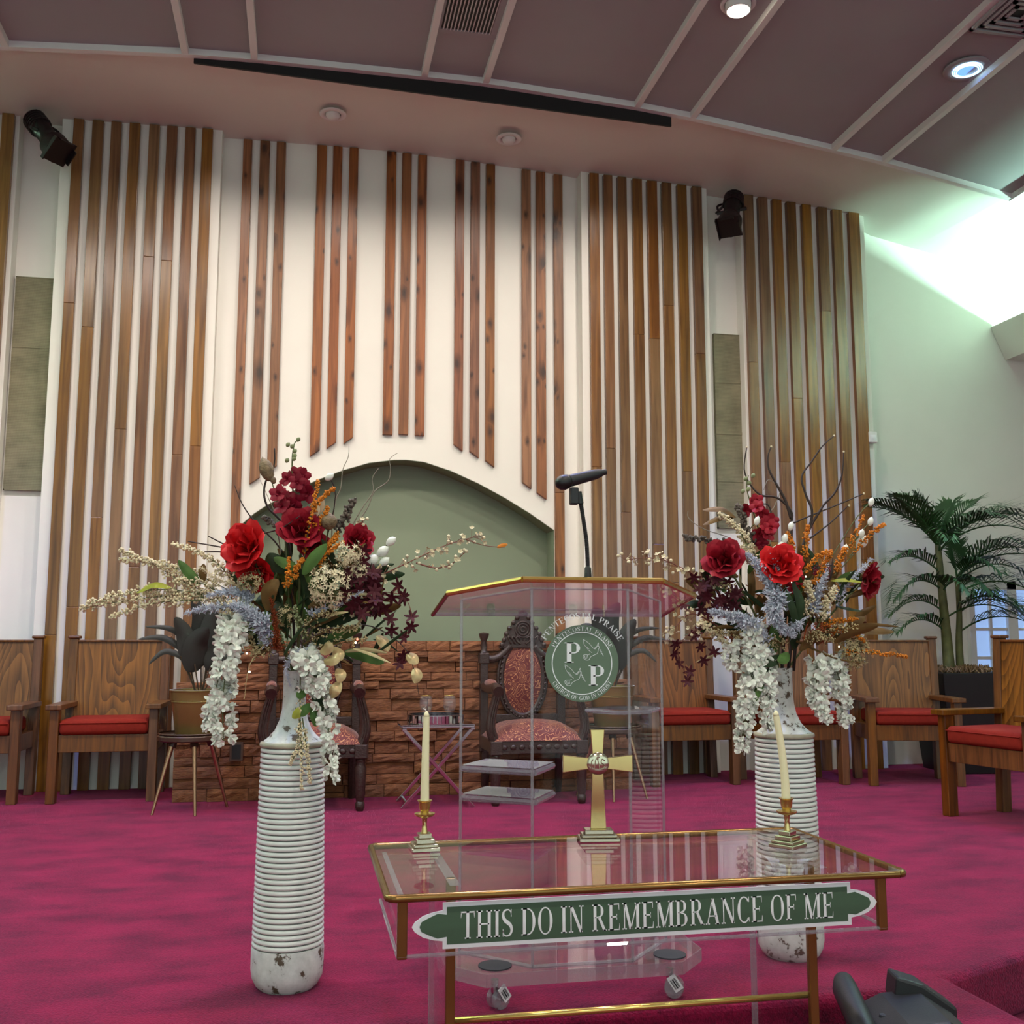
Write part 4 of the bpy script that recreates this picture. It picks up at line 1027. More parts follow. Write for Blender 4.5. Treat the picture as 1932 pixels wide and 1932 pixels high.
D1 = [[(915,580),(1000,640),(1050,700),(1078,722),(1102,714),(1138,632),(1140,690)],[(1138,690),(1156,690),(1140,722),(1120,790),(1060,820),(1020,845),(995,885),(945,885),(915,850),(922,812),(990,810),(1012,795)],
      [(915,580),(926,650),(960,700),(1000,750),(1042,780)],[(1075,722),(1105,690),(1138,690)],[(1150,700),(1165,745),(1188,790),(1212,830)],[(1150,745),(1180,735)],[(1160,775),(1192,760)],[(1172,800),(1204,790)],
      [(945,690),(985,700)],[(965,715),(1000,722)],[(985,745),(1015,745)],[(935,820),(945,875)],[(955,815),(965,870)],[(975,815),(985,865)]]
for ox, oy in ((0,0),(-270,375)):
    q = B()
    for pl in D1:
        for p in curve([P2(a+ox, c+oy) for a, c in pl], [.0011,.0011]): q.prism(p, Y1, Y1+.001, axis='y')
    q.obj('dove', 'letter_white', em)

# gooseneck microphone
mic = thing('microphone', 'black handheld microphone clipped to a gooseneck stand on the pulpit', 'microphone', (.868, 3.08, 1.262))
gp = smooth_path([(0,0,.0),(.0,0,.04),(-.003,0,.12),(-.012,0,.19),(-.022,0,.255)], 6)
g = B().tube(gp, .0062, 10).obj('gooseneck', 'black_metal', mic, smooth=True)
q = B()
for i in range(len(gp)*3):
    t = i/(len(gp)*3-1)*(len(gp)-1); j = min(int(t), len(gp)-2); p = gp[j].lerp(gp[j+1], t-j)
    q.lathe([(.0062,-.0012),(.0074,0),(.0062,.0012)], 8, Matrix.Translation(p), cap=False)
q.obj('coil', 'black_metal', g)
B().lathe([(.026,0),(.026,.006),(.012,.010),(.010,.045),(.0065,.05)], 20).obj('flange', 'black_metal', mic, smooth='auto')
B().tube([(-.022,0,.247),(-.026,0,.285)], [.010,.008], 10).obj('swivel', 'black_metal', mic)
B().box(-.056,-.030,-.014,.014,.243,.297).obj('clip', 'black_plastic', mic, bevel=.004)
M = fr((-.078,-.005,.312),(.96,.05,.27))
h_ = B().lathe([(0,-.026),(.012,-.024),(.021,-.014),(.0245,0),(.022,.016),(.019,.024)], 20, M).obj('grille_head', 'black_metal', mic, smooth=True)
B().lathe([(.019,.022),(.0195,.03),(.018,.06),(.0165,.11),(.014,.122),(.010,.137),(.009,.147),(0,.148)], 20, M).obj('body', 'black_plastic', mic, smooth='auto')

# ------------------------------------------------------------------ communion table
tab = thing('communion_table', 'clear acrylic communion table with brass trim and green sign', 'table', (.79, 2.52, -.2))
x0, x1, y0, y1, zt = -.60, .60, -.285, .285, .75
tt = B().box(x0, x1, y0, y1, zt-.014, zt).obj('table_top', 'acrylic_top', tab)
cr = .02; pth = []
for cx_, cy_, a0 in ((x1-cr,y0+cr,-90),(x1-cr,y1-cr,0),(x0+cr,y1-cr,90),(x0+cr,y0+cr,180)):
    for k in range(5):
        a = math.radians(a0+90*k/4); pth.append((cx_+cr*math.cos(a), cy_+cr*math.sin(a), zt-.006))
pth.append(pth[0])
B().tube(pth, .0088, 8, cap=False).obj('brass_edging', 'brass_brown', tt, smooth=True)
ax0, ax1, ay0, ay1, az0, az1 = -.575, .565, -.25, .245, .617, .736
for nm, q in (('apron_panel', B().box(ax0,ax1,ay0,ay0+.010,az0,az1)),('apron_panel', B().box(ax0,ax1,ay1-.010,ay1,az0,az1)),('apron_panel', B().box(ax0,ax0+.010,ay0+.01,ay1-.01,az0,az1)),('apron_panel', B().box(ax1-.010,ax1,ay0+.01,ay1-.01,az0,az1))):
    q.obj(nm, 'acrylic', tab)
q = B()
for a, c in (((ax0,ay0),(ax1,ay0)),((ax0,ay1),(ax1,ay1)),((ax0,ay0),(ax0,ay1)),((ax1,ay0),(ax1,ay1))): q.tube([(*a,az0),(*c,az0)], .0042, 6)
q.obj('apron_edge', 'acrylic_edge', tab)
for xx in (ax0-.002, ax1-.020): B().box(xx, xx+.022, ay0-.004, ay0+.012, az0-.006, az1).obj('brass_corner', 'brass_brown', tab, bevel=.003)
for xx in (ax0+.002, ): B().box(xx, xx+.012, ay0+.01, ay1, az1-.002, az1).obj('glue_strip', 'acrylic_edge', tab)
for s, xx in ((-1,-.438),(1,.462)):
    lp = B().box(xx-.006, xx+.006, -.07, .27, 0, az1).obj('leg_panel', 'acrylic', tab)
    B().box(xx-.011, xx+.011, -.086, -.068, 0, az1).obj('brass_strip', 'brass_brown', lp, bevel=.003)
    B().box(xx-.007, xx+.007, .262, .272, 0, az1).obj('bright_edge', 'acrylic_edge', lp)
    B().box(xx-.012, xx+.012, -.15, .26, az1-.002, az1-.0005).obj('glue_strip', 'acrylic_edge', lp)
sh = B().box(-.432, .455, -.066, -.054, .02, .410).obj('modesty_panel', 'acrylic', tab)
B().tube([(-.432,-.060,.414),(.455,-.060,.414)], .008, 8).obj('brass_edging', 'gold', sh, smooth=True)
b2 = B().box(-.52, .54, -.14, .27, 0, .02).obj('base_slab', 'acrylic_thick', tab)
# green sign plate on the front apron
SY = ay0-.004
def sign_outline(k):
    zc_, hw, hh = .6765, .477-k, .0475-k
    end = [(hw,hh),(hw,hh-.020),(hw+.020,hh-.028),(hw+.042,hh-.036+.004*0),(hw+.060-k*.6,.010),(hw+.066-k*.8,0)]
    end[3] = (hw+.042-k*.3, .022-k*.5); end[2] = (hw+.020, .0285-k*.35); end[1] = (hw, hh-.016)
    R_ = end + [(x,-z) for x, z in end[::-1][1:]]
    Lf = [(-x,-z) for x, z in R_]
    return [(x-.003, zc_+z) for x, z in R_+Lf]
sg = B().prism(sign_outline(0), SY, SY+.003, axis='y').obj('sign_plate', 'sign_white', tab)
B().prism(sign_outline(.009), SY-.001, SY, axis='y').obj('sign_field', 'sign_green', sg)
flat_text('THIS DO IN REMEMBRANCE OF ME', -.442, .430, .648, .056, SY-.0022, .0012, 'letter', 'letter_white', sg)

# candlesticks with taper candles, altar cross
def candlestick(loc, rz, label, label2, lean):
    t = thing('candlestick', label, 'candlestick', loc, rz, group='brass candlesticks on the clear table')
    z = 0
    st = B()
    q = B()
    for w_, h_ in ((.036,.010),(.031,.008),(.024,.012),(.017,.012)):
        q.box(-w_,w_,-w_,w_,z,z+h_); z += h_
    q.obj('stepped_base', 'silver_brass', t, bevel=.002)
    B().lathe([(.009,.042),(.0075,.048),(.0062,.065),(.0075,.078),(.010,.082)], 16).obj('stem', 'brass', t, smooth='auto')
    B().lathe([(.009,.080),(.022,.084),(.026,.088),(.0265,.091),(.02,.090),(.012,.094)], 28).obj('drip_pan', 'gold', t, smooth='auto')
    B().lathe([(.010,.090),(.011,.096),(.0145,.104),(.0155,.118),(.019,.122),(.019,.124),(.013,.124),(.012,.100),(0,.099)], 24).obj('cup', 'gold', t, smooth='auto')
    c = thing('candle', label2, 'candle', (loc[0], loc[1], loc[2]+.100), group='ivory taper candles')
    L_ = .235; P = [(lean*k*k/16*L_, 0, .0+L_*k/4) for k in range(5)]
    B().tube(P, [.0118,.0108,.0100,.0092,.0080], 16).obj('taper', 'candle_wax', c, smooth='auto')
    tx = P[-1][0]
    B().lathe([(.0080,0),(.0068,.006),(.003,.013),(0,.015)], 14, Matrix.Translation((tx,0,L_))).obj('tip', 'candle_wax', c, smooth=True)
    B().tube([(tx,0,L_+.012),(tx-.003,0,L_+.018),(tx-.009,0,L_+.021)], .0009, 5).obj('wick', 'letter_white', c)
candlestick((.320, 2.70, .5505), .05, 'brass candlestick with stepped base on the table corner nearer the standing vase', 'ivory taper candle beside the chrome tray stand', .01)
candlestick((1.250, 2.55, .5505), .6, 'brass candlestick with stepped base on the table in front of the other ribbed vase', 'slightly leaning ivory taper candle in front of the ribbed vase', -.09)
t = thing('altar_cross', 'polished brass altar cross with flared arms on stepped base', 'cross', (.793, 2.735, .5505), math.radians(-8))
q = B(); z = 0
for w_, d_, h_ in ((.054,.036,.010),(.047,.030,.008),(.038,.024,.012)): q.box(-w_,w_,-d_,d_,z,z+h_); z += h_
q.obj('stepped_base', 'silver_brass', t, bevel=.0025)
zc_ = .202
B().prism([(-.021,.030),(.021,.030),(.0135,zc_),(-.0135,zc_)], -.006, .006, axis='y').obj('shaft', 'brass', t, bevel=.0015)
B().prism([(-.0125,zc_),(.0125,zc_),(.0195,.292),(-.0195,.292)], -.006, .006, axis='y').obj('upper_arm', 'brass', t, bevel=.0015)
for s in (-1,1): B().prism([(0,zc_-.012),(s*.095,zc_-.024),(s*.095,zc_+.022),(0,zc_+.012)], -.0058, .0058, axis='y').obj('side_arm', 'brass', t, bevel=.0015)
M = Matrix.Translation((0,-.006,zc_)) @ Matrix.Rotation(PI/2,4,'X')
d_ = B().lathe([(0,0),(.030,0),(.030,.004),(.026,.007),(.012,.0095),(0,.010)], 36, M).obj('boss', 'silver_brass', t, smooth='auto')
q = B()
for cu in ([(-.018,-.012),(-.019,.004),(-.014,.012)],[(-.010,-.014),(-.008,.008),(-.004,.014),(0,.004),(.002,-.012)],[(.018,.008),(.010,.012),(.008,.003),(.017,-.004),(.014,-.014),(.006,-.012)],[(-.006,.016),(.004,.018)],[(-.001,.011),(-.001,.023)]):
    q.tube(smooth_path([(a,-.0155,zc_+c) for a, c in cu],4), .0016, 6)
q.obj('monogram', 'silver_brass', d_)

# black moulded case at the stage edge
t = thing('equipment_case', 'black moulded plastic equipment case below the stage edge', 'case', (1.62, 2.62, -.2), math.radians(-14))
B().prism([(-.12,0),(.17,0),(.17,.22),(.13,.275),(.05,.325),(-.05,.315),(-.12,.28)], -.17, .10, axis='y').obj('body', 'black_plastic', t, bevel=.014)
B().tube([(-.155,-.16,.275),(-.155,.05,.335),(-.145,.10,.338)], [.034,.034,.028], 14).obj('handle_bar', 'black_plastic', t, smooth='auto')
B().prism([(-.02,.30),(.15,.25),(.15,.285),(.06,.345),(-.01,.365)], .06, .15, axis='y').obj('rear_ridge', 'black_plastic', t, bevel=.008)
B().lathe([(0,0),(.013,0),(.011,.006),(0,.007)], 14, Matrix.Translation((-.08,-.04,.295))).obj('button', 'rubber', t)
B().box(-.15,-.10,-.15,.06,.0,.27).obj('side_cheek', 'black_plastic', t, bevel=.015)
# ------------------------------------------------------------------ flower arrangements
def petal_mat(name, c1, rough=.6, nz=.2): plain(name, c1, rough, noise=nz, nscale=25, spec=.25)
petal_mat('rose_red', srgb(206,30,34)); petal_mat('rose_dark', srgb(150,22,40)); petal_mat('orchid_red', srgb(132,20,42), nz=.3)
petal_mat('white_petal', srgb(236,238,226), nz=.06); petal_mat('cream', srgb(222,208,172)); petal_mat('cream_dark', srgb(176,160,118))
petal_mat('burgundy', srgb(70,18,28), nz=.3); petal_mat('orange', srgb(204,122,34), nz=.3); petal_mat('rust', srgb(134,60,26), nz=.3)
petal_mat('blue_grey', srgb(196,200,212), nz=.2); petal_mat('leaf_green', srgb(74,104,48), nz=.3); petal_mat('leaf_deep', srgb(38,56,30), nz=.3)
petal_mat('leaf_yellow', srgb(150,152,52), nz=.3); petal_mat('leaf_brown', srgb(104,78,40), nz=.3); petal_mat('bud_green', srgb(132,140,100))
plain('leaf_gold', srgb(196,170,122), .35, .35, noise=.2, nscale=20)
plain('twig', srgb(48,34,28), .7, noise=.3, nscale=30); plain('twig_silver', srgb(138,128,112), .5); plain('stem_red', srgb(120,64,46), .6); plain('stem_green', srgb(88,96,52), .6)
plain('pod_brown', srgb(128,108,78), .7, noise=.4, nscale=60, bump=.6, bscale=150); plain('cone_brown', srgb(92,82,72), .8, noise=.4, nscale=60)
def tnt(r, k): return r.uniform(-k, k)
def petal(q, M, w, l, cup=.3, curl=.2, nu=4, nv=4):
    def fn(u, v):
        k = (u-.5)*2; ww = w*math.sin(PI*(.12+.80*v))**.7
        return (k*ww*.5, -curl*l*v*v + cup*ww*(k*k)*.5, l*v)
    q.grid(fn, nu, nv, M)
class Arr:
    def __init__(s, name, label, base, px0, py0, k, seed):
        s.t = thing(name, label, 'flowers', base, -YAW, group='flower arrangements in the ribbed vases'); s.p = (px0, py0, k); s.r = random.Random(seed)
    def P(s, x, y, d=0): px0, py0, k = s.p; return Vector(((x-px0)*k, d, (py0-y)*k))
    def rose(s, x, y, d, R, facing, mat):
        r = s.r; q = B(); k = s.p[2]; R *= k*.86; c = s.P(x, y, d); F = fr(c, facing)
        for layer, (n, op, rr) in enumerate(((3,.08,.42),(4,.22,.58),(5,.45,.78),(6,.72,.98),(6,1.0,1.08))):
            for i in range(n):
                a = 2*PI*i/n+layer*.7+tnt(r,.15)
                M = F @ Matrix.Rotation(a,4,'Z') @ Matrix.Translation((0,-.10*R-.04*R*layer,-.45*R)) @ Matrix.Rotation(op*.75+tnt(r,.08),4,'X')
                petal(q, M, R*(.75+.17*layer), R*(1.12+.05*layer), cup=-.55 if layer < 3 else -.25, curl=-.10+.16*layer*.6, nu=5, nv=5)
        o = q.obj('rose', mat, s.t, smooth=True)
        st = B(); b0 = s.P(s.p[0]+tnt(r,8), s.p[1]+5, tnt(r,.01)); st.tube(smooth_path([b0, b0.lerp(c,.5)+Vector((0,0,.03)), c-Vector(facing).normalized()*R*.4],4), .004, 6)
        st.obj('stem', 'stem_green', o)
        for i in range(4): 
            M = F @ Matrix.Rotation(i*1.6,4,'Z') @ Matrix.Translation((0,0,-.5*R)) @ Matrix.Rotation(1.1,4,'X')
            g = B(); petal(g, M, R*.35, R*.9, .2, .1); g.obj('sepal', 'leaf_green', o, smooth=True)
    def orchids(s, x, y, d, R, n, mat, spread):
        r = s.r; k = s.p[2]
        for i in range(n):
            c = s.P(x+tnt(r,spread[0]), y+tnt(r,spread[1]), d+tnt(r,.025)); q = B(); F = fr(c, (tnt(r,.6),-1,tnt(r,.5)), r.uniform(0,6))
            for j in range(5):
                M = F @ Matrix.Rotation(2*PI*j/5,4,'Z') @ Matrix.Rotation(1.05+tnt(r,.2),4,'X'); petal(q, M, R*k*.95, R*k*1.05, -.3, .2, 4, 3)
            for j in range(3):
                M = F @ Matrix.Rotation(2*PI*j/3,4,'Z') @ Matrix.Rotation(.4,4,'X'); petal(q, M, R*k*.4, R*k*.5, -.4, .1, 2, 2)
            q.obj('orchid', mat, s.t, smooth=True)
    def stems(s, pts, r0, r1, mat, name='twig', d=None):
        P = smooth_path([s.P(*p) for p in pts], 5); n = len(P)
        return B().tube(P, [(r0+(r1-r0)*i/(n-1))*s.p[2] for i in range(n)], 6).obj(name, mat, s.t, smooth=True)
    def leaf(s, pts, wid, mat, normal=(0,-1,.3), name='leaf', fold=.3): return leaf(name, [s.P(*p) for p in pts], wid*s.p[2], mat, s.t, fold, normal)
    def spray(s, pts, n, spread, R, mat, stem='stem_green', name='berry_spray', side=2, drop=0):
        r = s.r; k = s.p[2]; P = smooth_path([s.P(*p) for p in pts], 6); m = len(P); q = B(); g = B()
        g.tube(P, [.0022-.0014*i/(m-1) for i in range(m)], 5)
        for i in range(n):
            t = .12+.88*(i+r.random())/n; j = min(int(t*(m-1)), m-2); p = P[j].lerp(P[j+1], t*(m-1)-j); dd = (P[j+1]-P[j]).normalized()
            v = Vector((tnt(r,1), tnt(r,1), tnt(r,1)-drop)).normalized(); w_ = spread*k*(1.05-.75*t)*r.uniform(.4,1)
            e = p+(v*.8+dd*.7).normalized()*w_; g.tube([p, e], .0007, 3, cap=False)
            for c in range(side):
                f = 1-.35*c*r.random(); b_ = p.lerp(e, f)+Vector((tnt(r,1),tnt(r,1),tnt(r,1)))*R*k*.8
                q.ball(b_, R*k*r.uniform(.7,1.2), 5, 4)
        o = q.obj(name, mat, s.t, smooth=True); o['kind'] = 'stuff'; g.obj('stem', stem, o); return o
    def blossom(s, pts, n, spread, R, mat, stem, side=1, name='blossom_branch'):
        r = s.r; k = s.p[2]; P = smooth_path([s.P(*p) for p in pts], 6); m = len(P); q = B(); g = B()
        g.tube(P, [.003-.002*i/(m-1) for i in range(m)], 5)
        for i in range(n):
            t = .05+.95*(i+r.random())/n; j = min(int(t*(m-1)), m-2); p = P[j].lerp(P[j+1], t*(m-1)-j); dd = (P[j+1]-P[j]).normalized()
            v = (Vector((tnt(r,1),tnt(r,1),tnt(r,1)))+dd*.6).normalized(); e = p+v*spread*k*r.uniform(.3,1); g.tube([p, e], .0009, 3, cap=False)
            F = fr(e, v+Vector((0,-.6,0)), r.uniform(0,6))
            if r.random() < .45: q.ball(e, R*k*.55, 6, 4)
            else:
                for c in range(5): petal(q, F @ Matrix.Rotation(2*PI*c/5,4,'Z') @ Matrix.Rotation(.95,4,'X'), R*k*.8, R*k*.9, -.3, .1, 2, 2)
        o = q.obj(name, mat, s.t, smooth=True); o['kind'] = 'stuff'; g.obj('branch', stem, o); return o
    def stars(s, spots, R, mat, vine=None):
        r = s.r; k = s.p[2]; 
        if vine: B().tube(smooth_path([s.P(*p) for p in vine],5), .0012, 4).obj('vine', 'stem_red', s.t)
        for (x, y, d) in spots:
            q = B(); F = fr(s.P(x,y,d), (tnt(r,.7),-1,tnt(r,.7)), r.uniform(0,6))
            for c in range(6): petal(q, F @ Matrix.Rotation(2*PI*c/6,4,'Z') @ Matrix.Rotation(1.2,4,'X'), R*k*.45, R*k*1.05, -.2, .15, 2, 3)
            q.obj('star_flower', mat, s.t, smooth=True)
    def plume(s, pts, wid, n, mat, name='plume', stem='stem_green', ln=1.0):
        r = s.r; k = s.p[2]; P = smooth_path([s.P(*p) for p in pts], 6); m = len(P); q = B()
        q.tube(P, .0016, 4)
        for i in range(n):
            t = (i+r.random())/n; j = min(int(t*(m-1)), m-2); p = P[j].lerp(P[j+1], t*(m-1)-j); dd = (P[j+1]-P[j]).normalized()
            prof = math.sin(PI*min(1,.10+.9*(1-t)))**.6 if t > .15 else .7
            v = (Vector((tnt(r,1),tnt(r,1),tnt(r,1))).normalized()+dd*.8).normalized(); L_ = wid*k*(1.05-.75*t)*r.uniform(.5,1)*ln
            e = p+v*L_; sd = v.cross(Vector((tnt(r,1),tnt(r,1),tnt(r,1)))).normalized()*L_*.11
            mid = p.lerp(e,.5); nb_ = len(q.v)
            q.v += [tuple(p), tuple(mid+sd), tuple(e), tuple(mid-sd)]; q.f += [(nb_,nb_+1,nb_+2,nb_+3)]
            for h in range(2):
                f = r.uniform(.35,1); b_ = p.lerp(e,f); sd2 = Vector((tnt(r,1),tnt(r,1),tnt(r,1))).normalized()*L_*.28; nb_ = len(q.v)
                u2 = sd2.cross(v).normalized()*L_*.09
                q.v += [tuple(b_), tuple(b_+sd2*.5+u2), tuple(b_+sd2+v*L_*.1), tuple(b_+sd2*.5-u2)]; q.f += [(nb_,nb_+1,nb_+2,nb_+3)]
        o = q.obj(name, mat, s.t); o['kind'] = 'stuff'; return o
    def cluster(s, x, y, d, rx, ry, n, R, mat, name='flower_cluster'):
        r = s.r; k = s.p[2]; c = s.P(x,y,d); q = B(); g = B()
        for i in range(n):
            v = Vector((tnt(r,1),tnt(r,1)-.3,tnt(r,1))).normalized(); e = c+Vector((v.x*rx*k, v.y*rx*k*.7, v.z*ry*k))*r.uniform(.72,1.05)
            F = fr(e, v, r.uniform(0,6))
            for a in range(4): petal(q, F @ Matrix.Rotation(PI/2*a,4,'Z') @ Matrix.Rotation(1.1,4,'X'), R*k*.75, R*k*.85, -.2, .1, 2, 1)
            g.tube([c, e], .0006, 3, cap=False)
        o = q.obj(name, mat, s.t, smooth=True); o['kind'] = 'stuff'; g.obj('stalks', 'stem_green', o); return o
    def wisteria(s, pts, w0, w1, n, R, mat='white_petal'):
        r = s.r; k = s.p[2]; P = smooth_path([s.P(*p) for p in pts], 6); m = len(P); q = B(); g = B(); g.tube(P, .0015, 4)
        for i in range(n):
            t = (i+r.random())/n; j = min(int(t*(m-1)), m-2); p = P[j].lerp(P[j+1], t*(m-1)-j); wd = (w0+(w1-w0)*t)*k
            a = r.uniform(0,2*PI); e = p+Vector((math.cos(a), math.sin(a), tnt(r,.25)))*wd*r.uniform(.55,1)
            g.tube([p, e], .0006, 3, cap=False)
            F = fr(e, Vector((math.cos(a), math.sin(a)-.25, tnt(r,.5)-.2)), r.uniform(0,6)); sc = R*k*r.uniform(.75,1.15)*(1.05-.35*t)
            for c, (op, ww) in enumerate(((.95,1.15),(1.0,1.15),(.55,.7),(.6,.7))):
                petal(q, F @ Matrix.Rotation(PI*c+ (.3 if c > 1 else 0)+PI/2*(c//2),4,'Z') @ Matrix.Rotation(op+tnt(r,.25),4,'X'), sc*ww, sc, -.35, .12, 3, 3)
        o = q.obj('wisteria_cluster', mat, s.t, smooth=True); o['kind'] = 'stuff'; g.obj('stalks', 'stem_green', o); return o
    def pod(s, x, y, d, rx, rz, mat, tilt=0, stem=None, name='seed_pod', sm='stem_green'):
        k = s.p[2]; c = s.P(x,y,d); M = Matrix.Translation(c) @ Matrix.Rotation(tilt,4,'Y')
        prof = [(0,-1),(.35,-.92),(.75,-.6),(1,-.1),(.92,.35),(.6,.7),(.25,.9),(0,1.08)]
        o = B().lathe([(a*rx*k, b*rz*k) for a, b in prof], 12, M).obj(name, mat, s.t, smooth=True)
        if stem: B().tube(smooth_path([s.P(*p) for p in stem]+[c],5), .002, 5).obj('stem', sm, o)
        return o
    def foliage(s, n, box, mats, l=(40,80), w=(14,26)):
        r = s.r
        for i in range(n):
            x, y, d = r.uniform(*box[0]), r.uniform(*box[1]), r.uniform(*box[2]); px0, py0, k = s.p
            v = Vector((x-px0, 0, py0-y)); v = v.normalized() if v.length > 1 else Vector((0,0,1)); L_ = r.uniform(*l); a = tnt(r,.9)
            v = Vector((v.x*math.cos(a)-v.z*math.sin(a), 0, v.x*math.sin(a)+v.z*math.cos(a)))
            s.leaf([(x,y,d),(x+v.x*L_*.5,y-v.z*L_*.5,d-r.uniform(0,.03)),(x+v.x*L_,y-v.z*L_+r.uniform(0,12),d-r.uniform(.0,.06))], r.uniform(*w), r.choice(mats), (tnt(r,.8),-1,r.uniform(-.3,.9)))

A = Arr('flower_arrangement', 'mixed bouquet of red roses, cream sprays and white wisteria in the clear-standing vase', (VL[0], VL[1], .965), 564, 1275, .00176, 5)
dk = ['leaf_deep','leaf_deep','leaf_brown','leaf_green']
A.foliage(44, ((490,660),(1080,1235),(-.12,.10)), dk+['leaf_brown'], (50,100), (16,30))
A.foliage(40, ((500,730),(1130,1240),(-.14,.05)), ['leaf_brown','leaf_deep','twig','cream_dark'], (40,90), (4,9))
A.foliage(14, ((430,560),(1060,1190),(-.05,.10)), dk, (40,80), (14,26))
A.foliage(16, ((590,720),(1060,1210),(-.05,.10)), dk, (40,80), (12,22))
A.rose(487,1040,-.16,40,(-.55,-1,.25),'rose_red'); A.rose(500,1085,-.10,32,(-.35,-1,-.65),'rose_red')
A.rose(580,1003,-.10,36,(.15,-1,.55),'rose_dark'); A.rose(600,1030,-.08,26,(.5,-1,.1),'rose_dark'); A.rose(682,1022,-.05,27,(.6,-.8,.3),'rose_dark')
A.orchids(556,903,-.05,16,5,'orchid_red',(20,16)); A.orchids(562,960,-.07,18,7,'orchid_red',(26,28)); A.orchids(585,985,-.06,15,3,'orchid_red',(12,10))
A.stems([(566,1265),(575,1100,.0),(558,960,-.03),(553,880,-.04),(556,840,-.04),(563,833,-.04)],2.4,.8,'stem_green','orchid_stem')
for x, y in ((564,831),(545,841),(553,844),(558,853),(558,862),(557,868),(544,871)): A.pod(x,y,-.045,4.2,5,'bud_green',.6,name='bud')
A.pod(505,888,-.04,14,24,'pod_brown',-.35,[(560,1265,0),(540,1000,-.03),(520,925,-.04)],'seed_pod','stem_green'); A.pod(518,908,-.04,6,8,'pod_brown',-.35)
A.pod(630,990,-.09,16,16,'pod_brown',0,[(566,1260,0),(610,1100,-.05)])
for p in ([(585,1075,-.10),(597,1000,-.12),(606,950,-.12),(610,915,-.11)],[(596,985,-.11),(615,950,-.11),(640,930,-.11)],[(600,1010,-.10),(620,985,-.1),(628,965,-.10)],[(570,1105,-.14),(580,1075,-.14),(588,1062,-.13)],
          [(610,1085,-.13),(635,1050,-.13),(660,1030,-.12)],[(560,1120,-.14),(565,1092,-.14),(562,1060,-.13)],[(650,1010,-.08),(640,1025,-.1),(630,1040,-.1)]):
    A.spray(p,90,10,1.9,'orange',name='goldenrod_sprig',side=2)
A.spray([(640,1010,-.05),(655,985,-.06),(672,948,-.06)],70,14,3.2,'cone_brown','twig',name='seed_spike',side=2); A.spray([(545,1015,-.05),(520,990,-.05),(505,980,-.05)],40,10,3,'cone_brown','twig',name='seed_spike')
for x, y, rr in ((624,902,8),(742,1024,9),(727,1043,11),(707,1060,12),(730,1062,9),(690,1093,8)): A.pod(x,y,-.04,rr*.85,rr*1.25,'white_petal',.9,[(600,1180,0),(x-35,y+35,-.02)] if x > 640 else [(575,1180,0),(632,960,-.02)],'white_bud','twig')
A.leaf([(610,975,-.08),(612,960,-.09),(618,947,-.09)],18,'cream'); A.leaf([(600,985,-.09),(606,968,-.1),(600,955,-.1)],16,'cream')
A.cluster(640,1112,-.15,40,44,190,7,'cream'); A.cluster(672,1052,-.13,26,26,90,6.5,'cream'); A.cluster(615,1075,-.1,18,20,50,6,'cream_dark'); A.cluster(498,1105,-.14,26,22,80,5,'cream_dark'); A.cluster(690,1085,-.1,18,14,50,6,'cream')
A.blossom([(640,1180,-.02),(700,1105,-.04),(780,1062,-.05),(850,1030,-.05),(905,1015,-.05)],64,22,6,'cream','stem_red'); A.blossom([(790,1065,-.05),(830,1075,-.06),(860,1065,-.06),(880,1045,-.06)],16,14,6,'cream','stem_red'); A.stems([(880,1020,-.05),(915,1032,-.05),(955,1036,-.05)],1,.6,'stem_red')
A.leaf([(940,1036,-.05),(950,1032,-.05),(960,1030,-.05)],8,'orange'); A.blossom([(665,1030,-.03),(680,1000,-.04),(690,985,-.05)],10,12,6,'cream','stem_red'); A.blossom([(500,1110,-.05),(450,1085,-.06),(420,1080,-.06)],10,10,5,'cream','stem_red')
A.stars([(A.r.uniform(665,725),A.r.uniform(1085,1165),-.10+tnt(A.r,.05)) for i in range(34)],15,'burgundy')
A.stars([(695,1065,-.1),(697,1045,-.1),(760,1108,-.08),(748,1130,-.08),(735,1150,-.08),(768,1128,-.08)],15,'burgundy',[(690,1130,-.08),(740,1125,-.08),(762,1110,-.08)])
A.stars([(770,1132,-.08),(785,1165,-.08),(783,1183,-.08),(772,1202,-.08),(748,1190,-.08),(745,1170,-.08),(770,1235,-.08),(765,1250,-.08)],14,'burgundy',[(735,1120,-.08),(765,1125,-.08),(780,1145,-.08),(784,1175,-.08),(772,1205,-.08)])
for p, n, sp in (([(470,1165,-.02),(420,1130,-.04),(350,1095,-.06),(290,1060,-.07),(245,1043,-.07)],150,24),([(450,1120,-.04),(380,1085,-.06),(310,1068,-.07),(243,1060,-.07)],120,20),([(480,1160,-.03),(400,1130,-.06),(300,1130,-.08),(180,1150,-.09)],170,26),
                 ([(440,1130,-.05),(330,1115,-.08),(250,1125,-.09),(195,1140,-.09)],120,22),([(400,1135,-.08),(320,1140,-.1),(240,1165,-.1)],90,18),([(470,1135,-.03),(430,1075,-.05),(385,1045,-.06),(340,1030,-.06)],90,18),([(455,1140,-.05),(400,1105,-.08),(350,1100,-.08)],70,18)):
    A.spray(p,n,sp,2.1,'cream',side=3)
A.leaf([(345,1112,-.10),(315,1105,-.11),(285,1122,-.11)],22,'leaf_yellow',(0,-.6,1)); A.leaf([(395,1105,-.08),(375,1085,-.09),(355,1062,-.09)],18,'leaf_green'); A.leaf([(400,1100,-.07),(398,1085,-.08),(400,1068,-.08)],16,'leaf_brown')
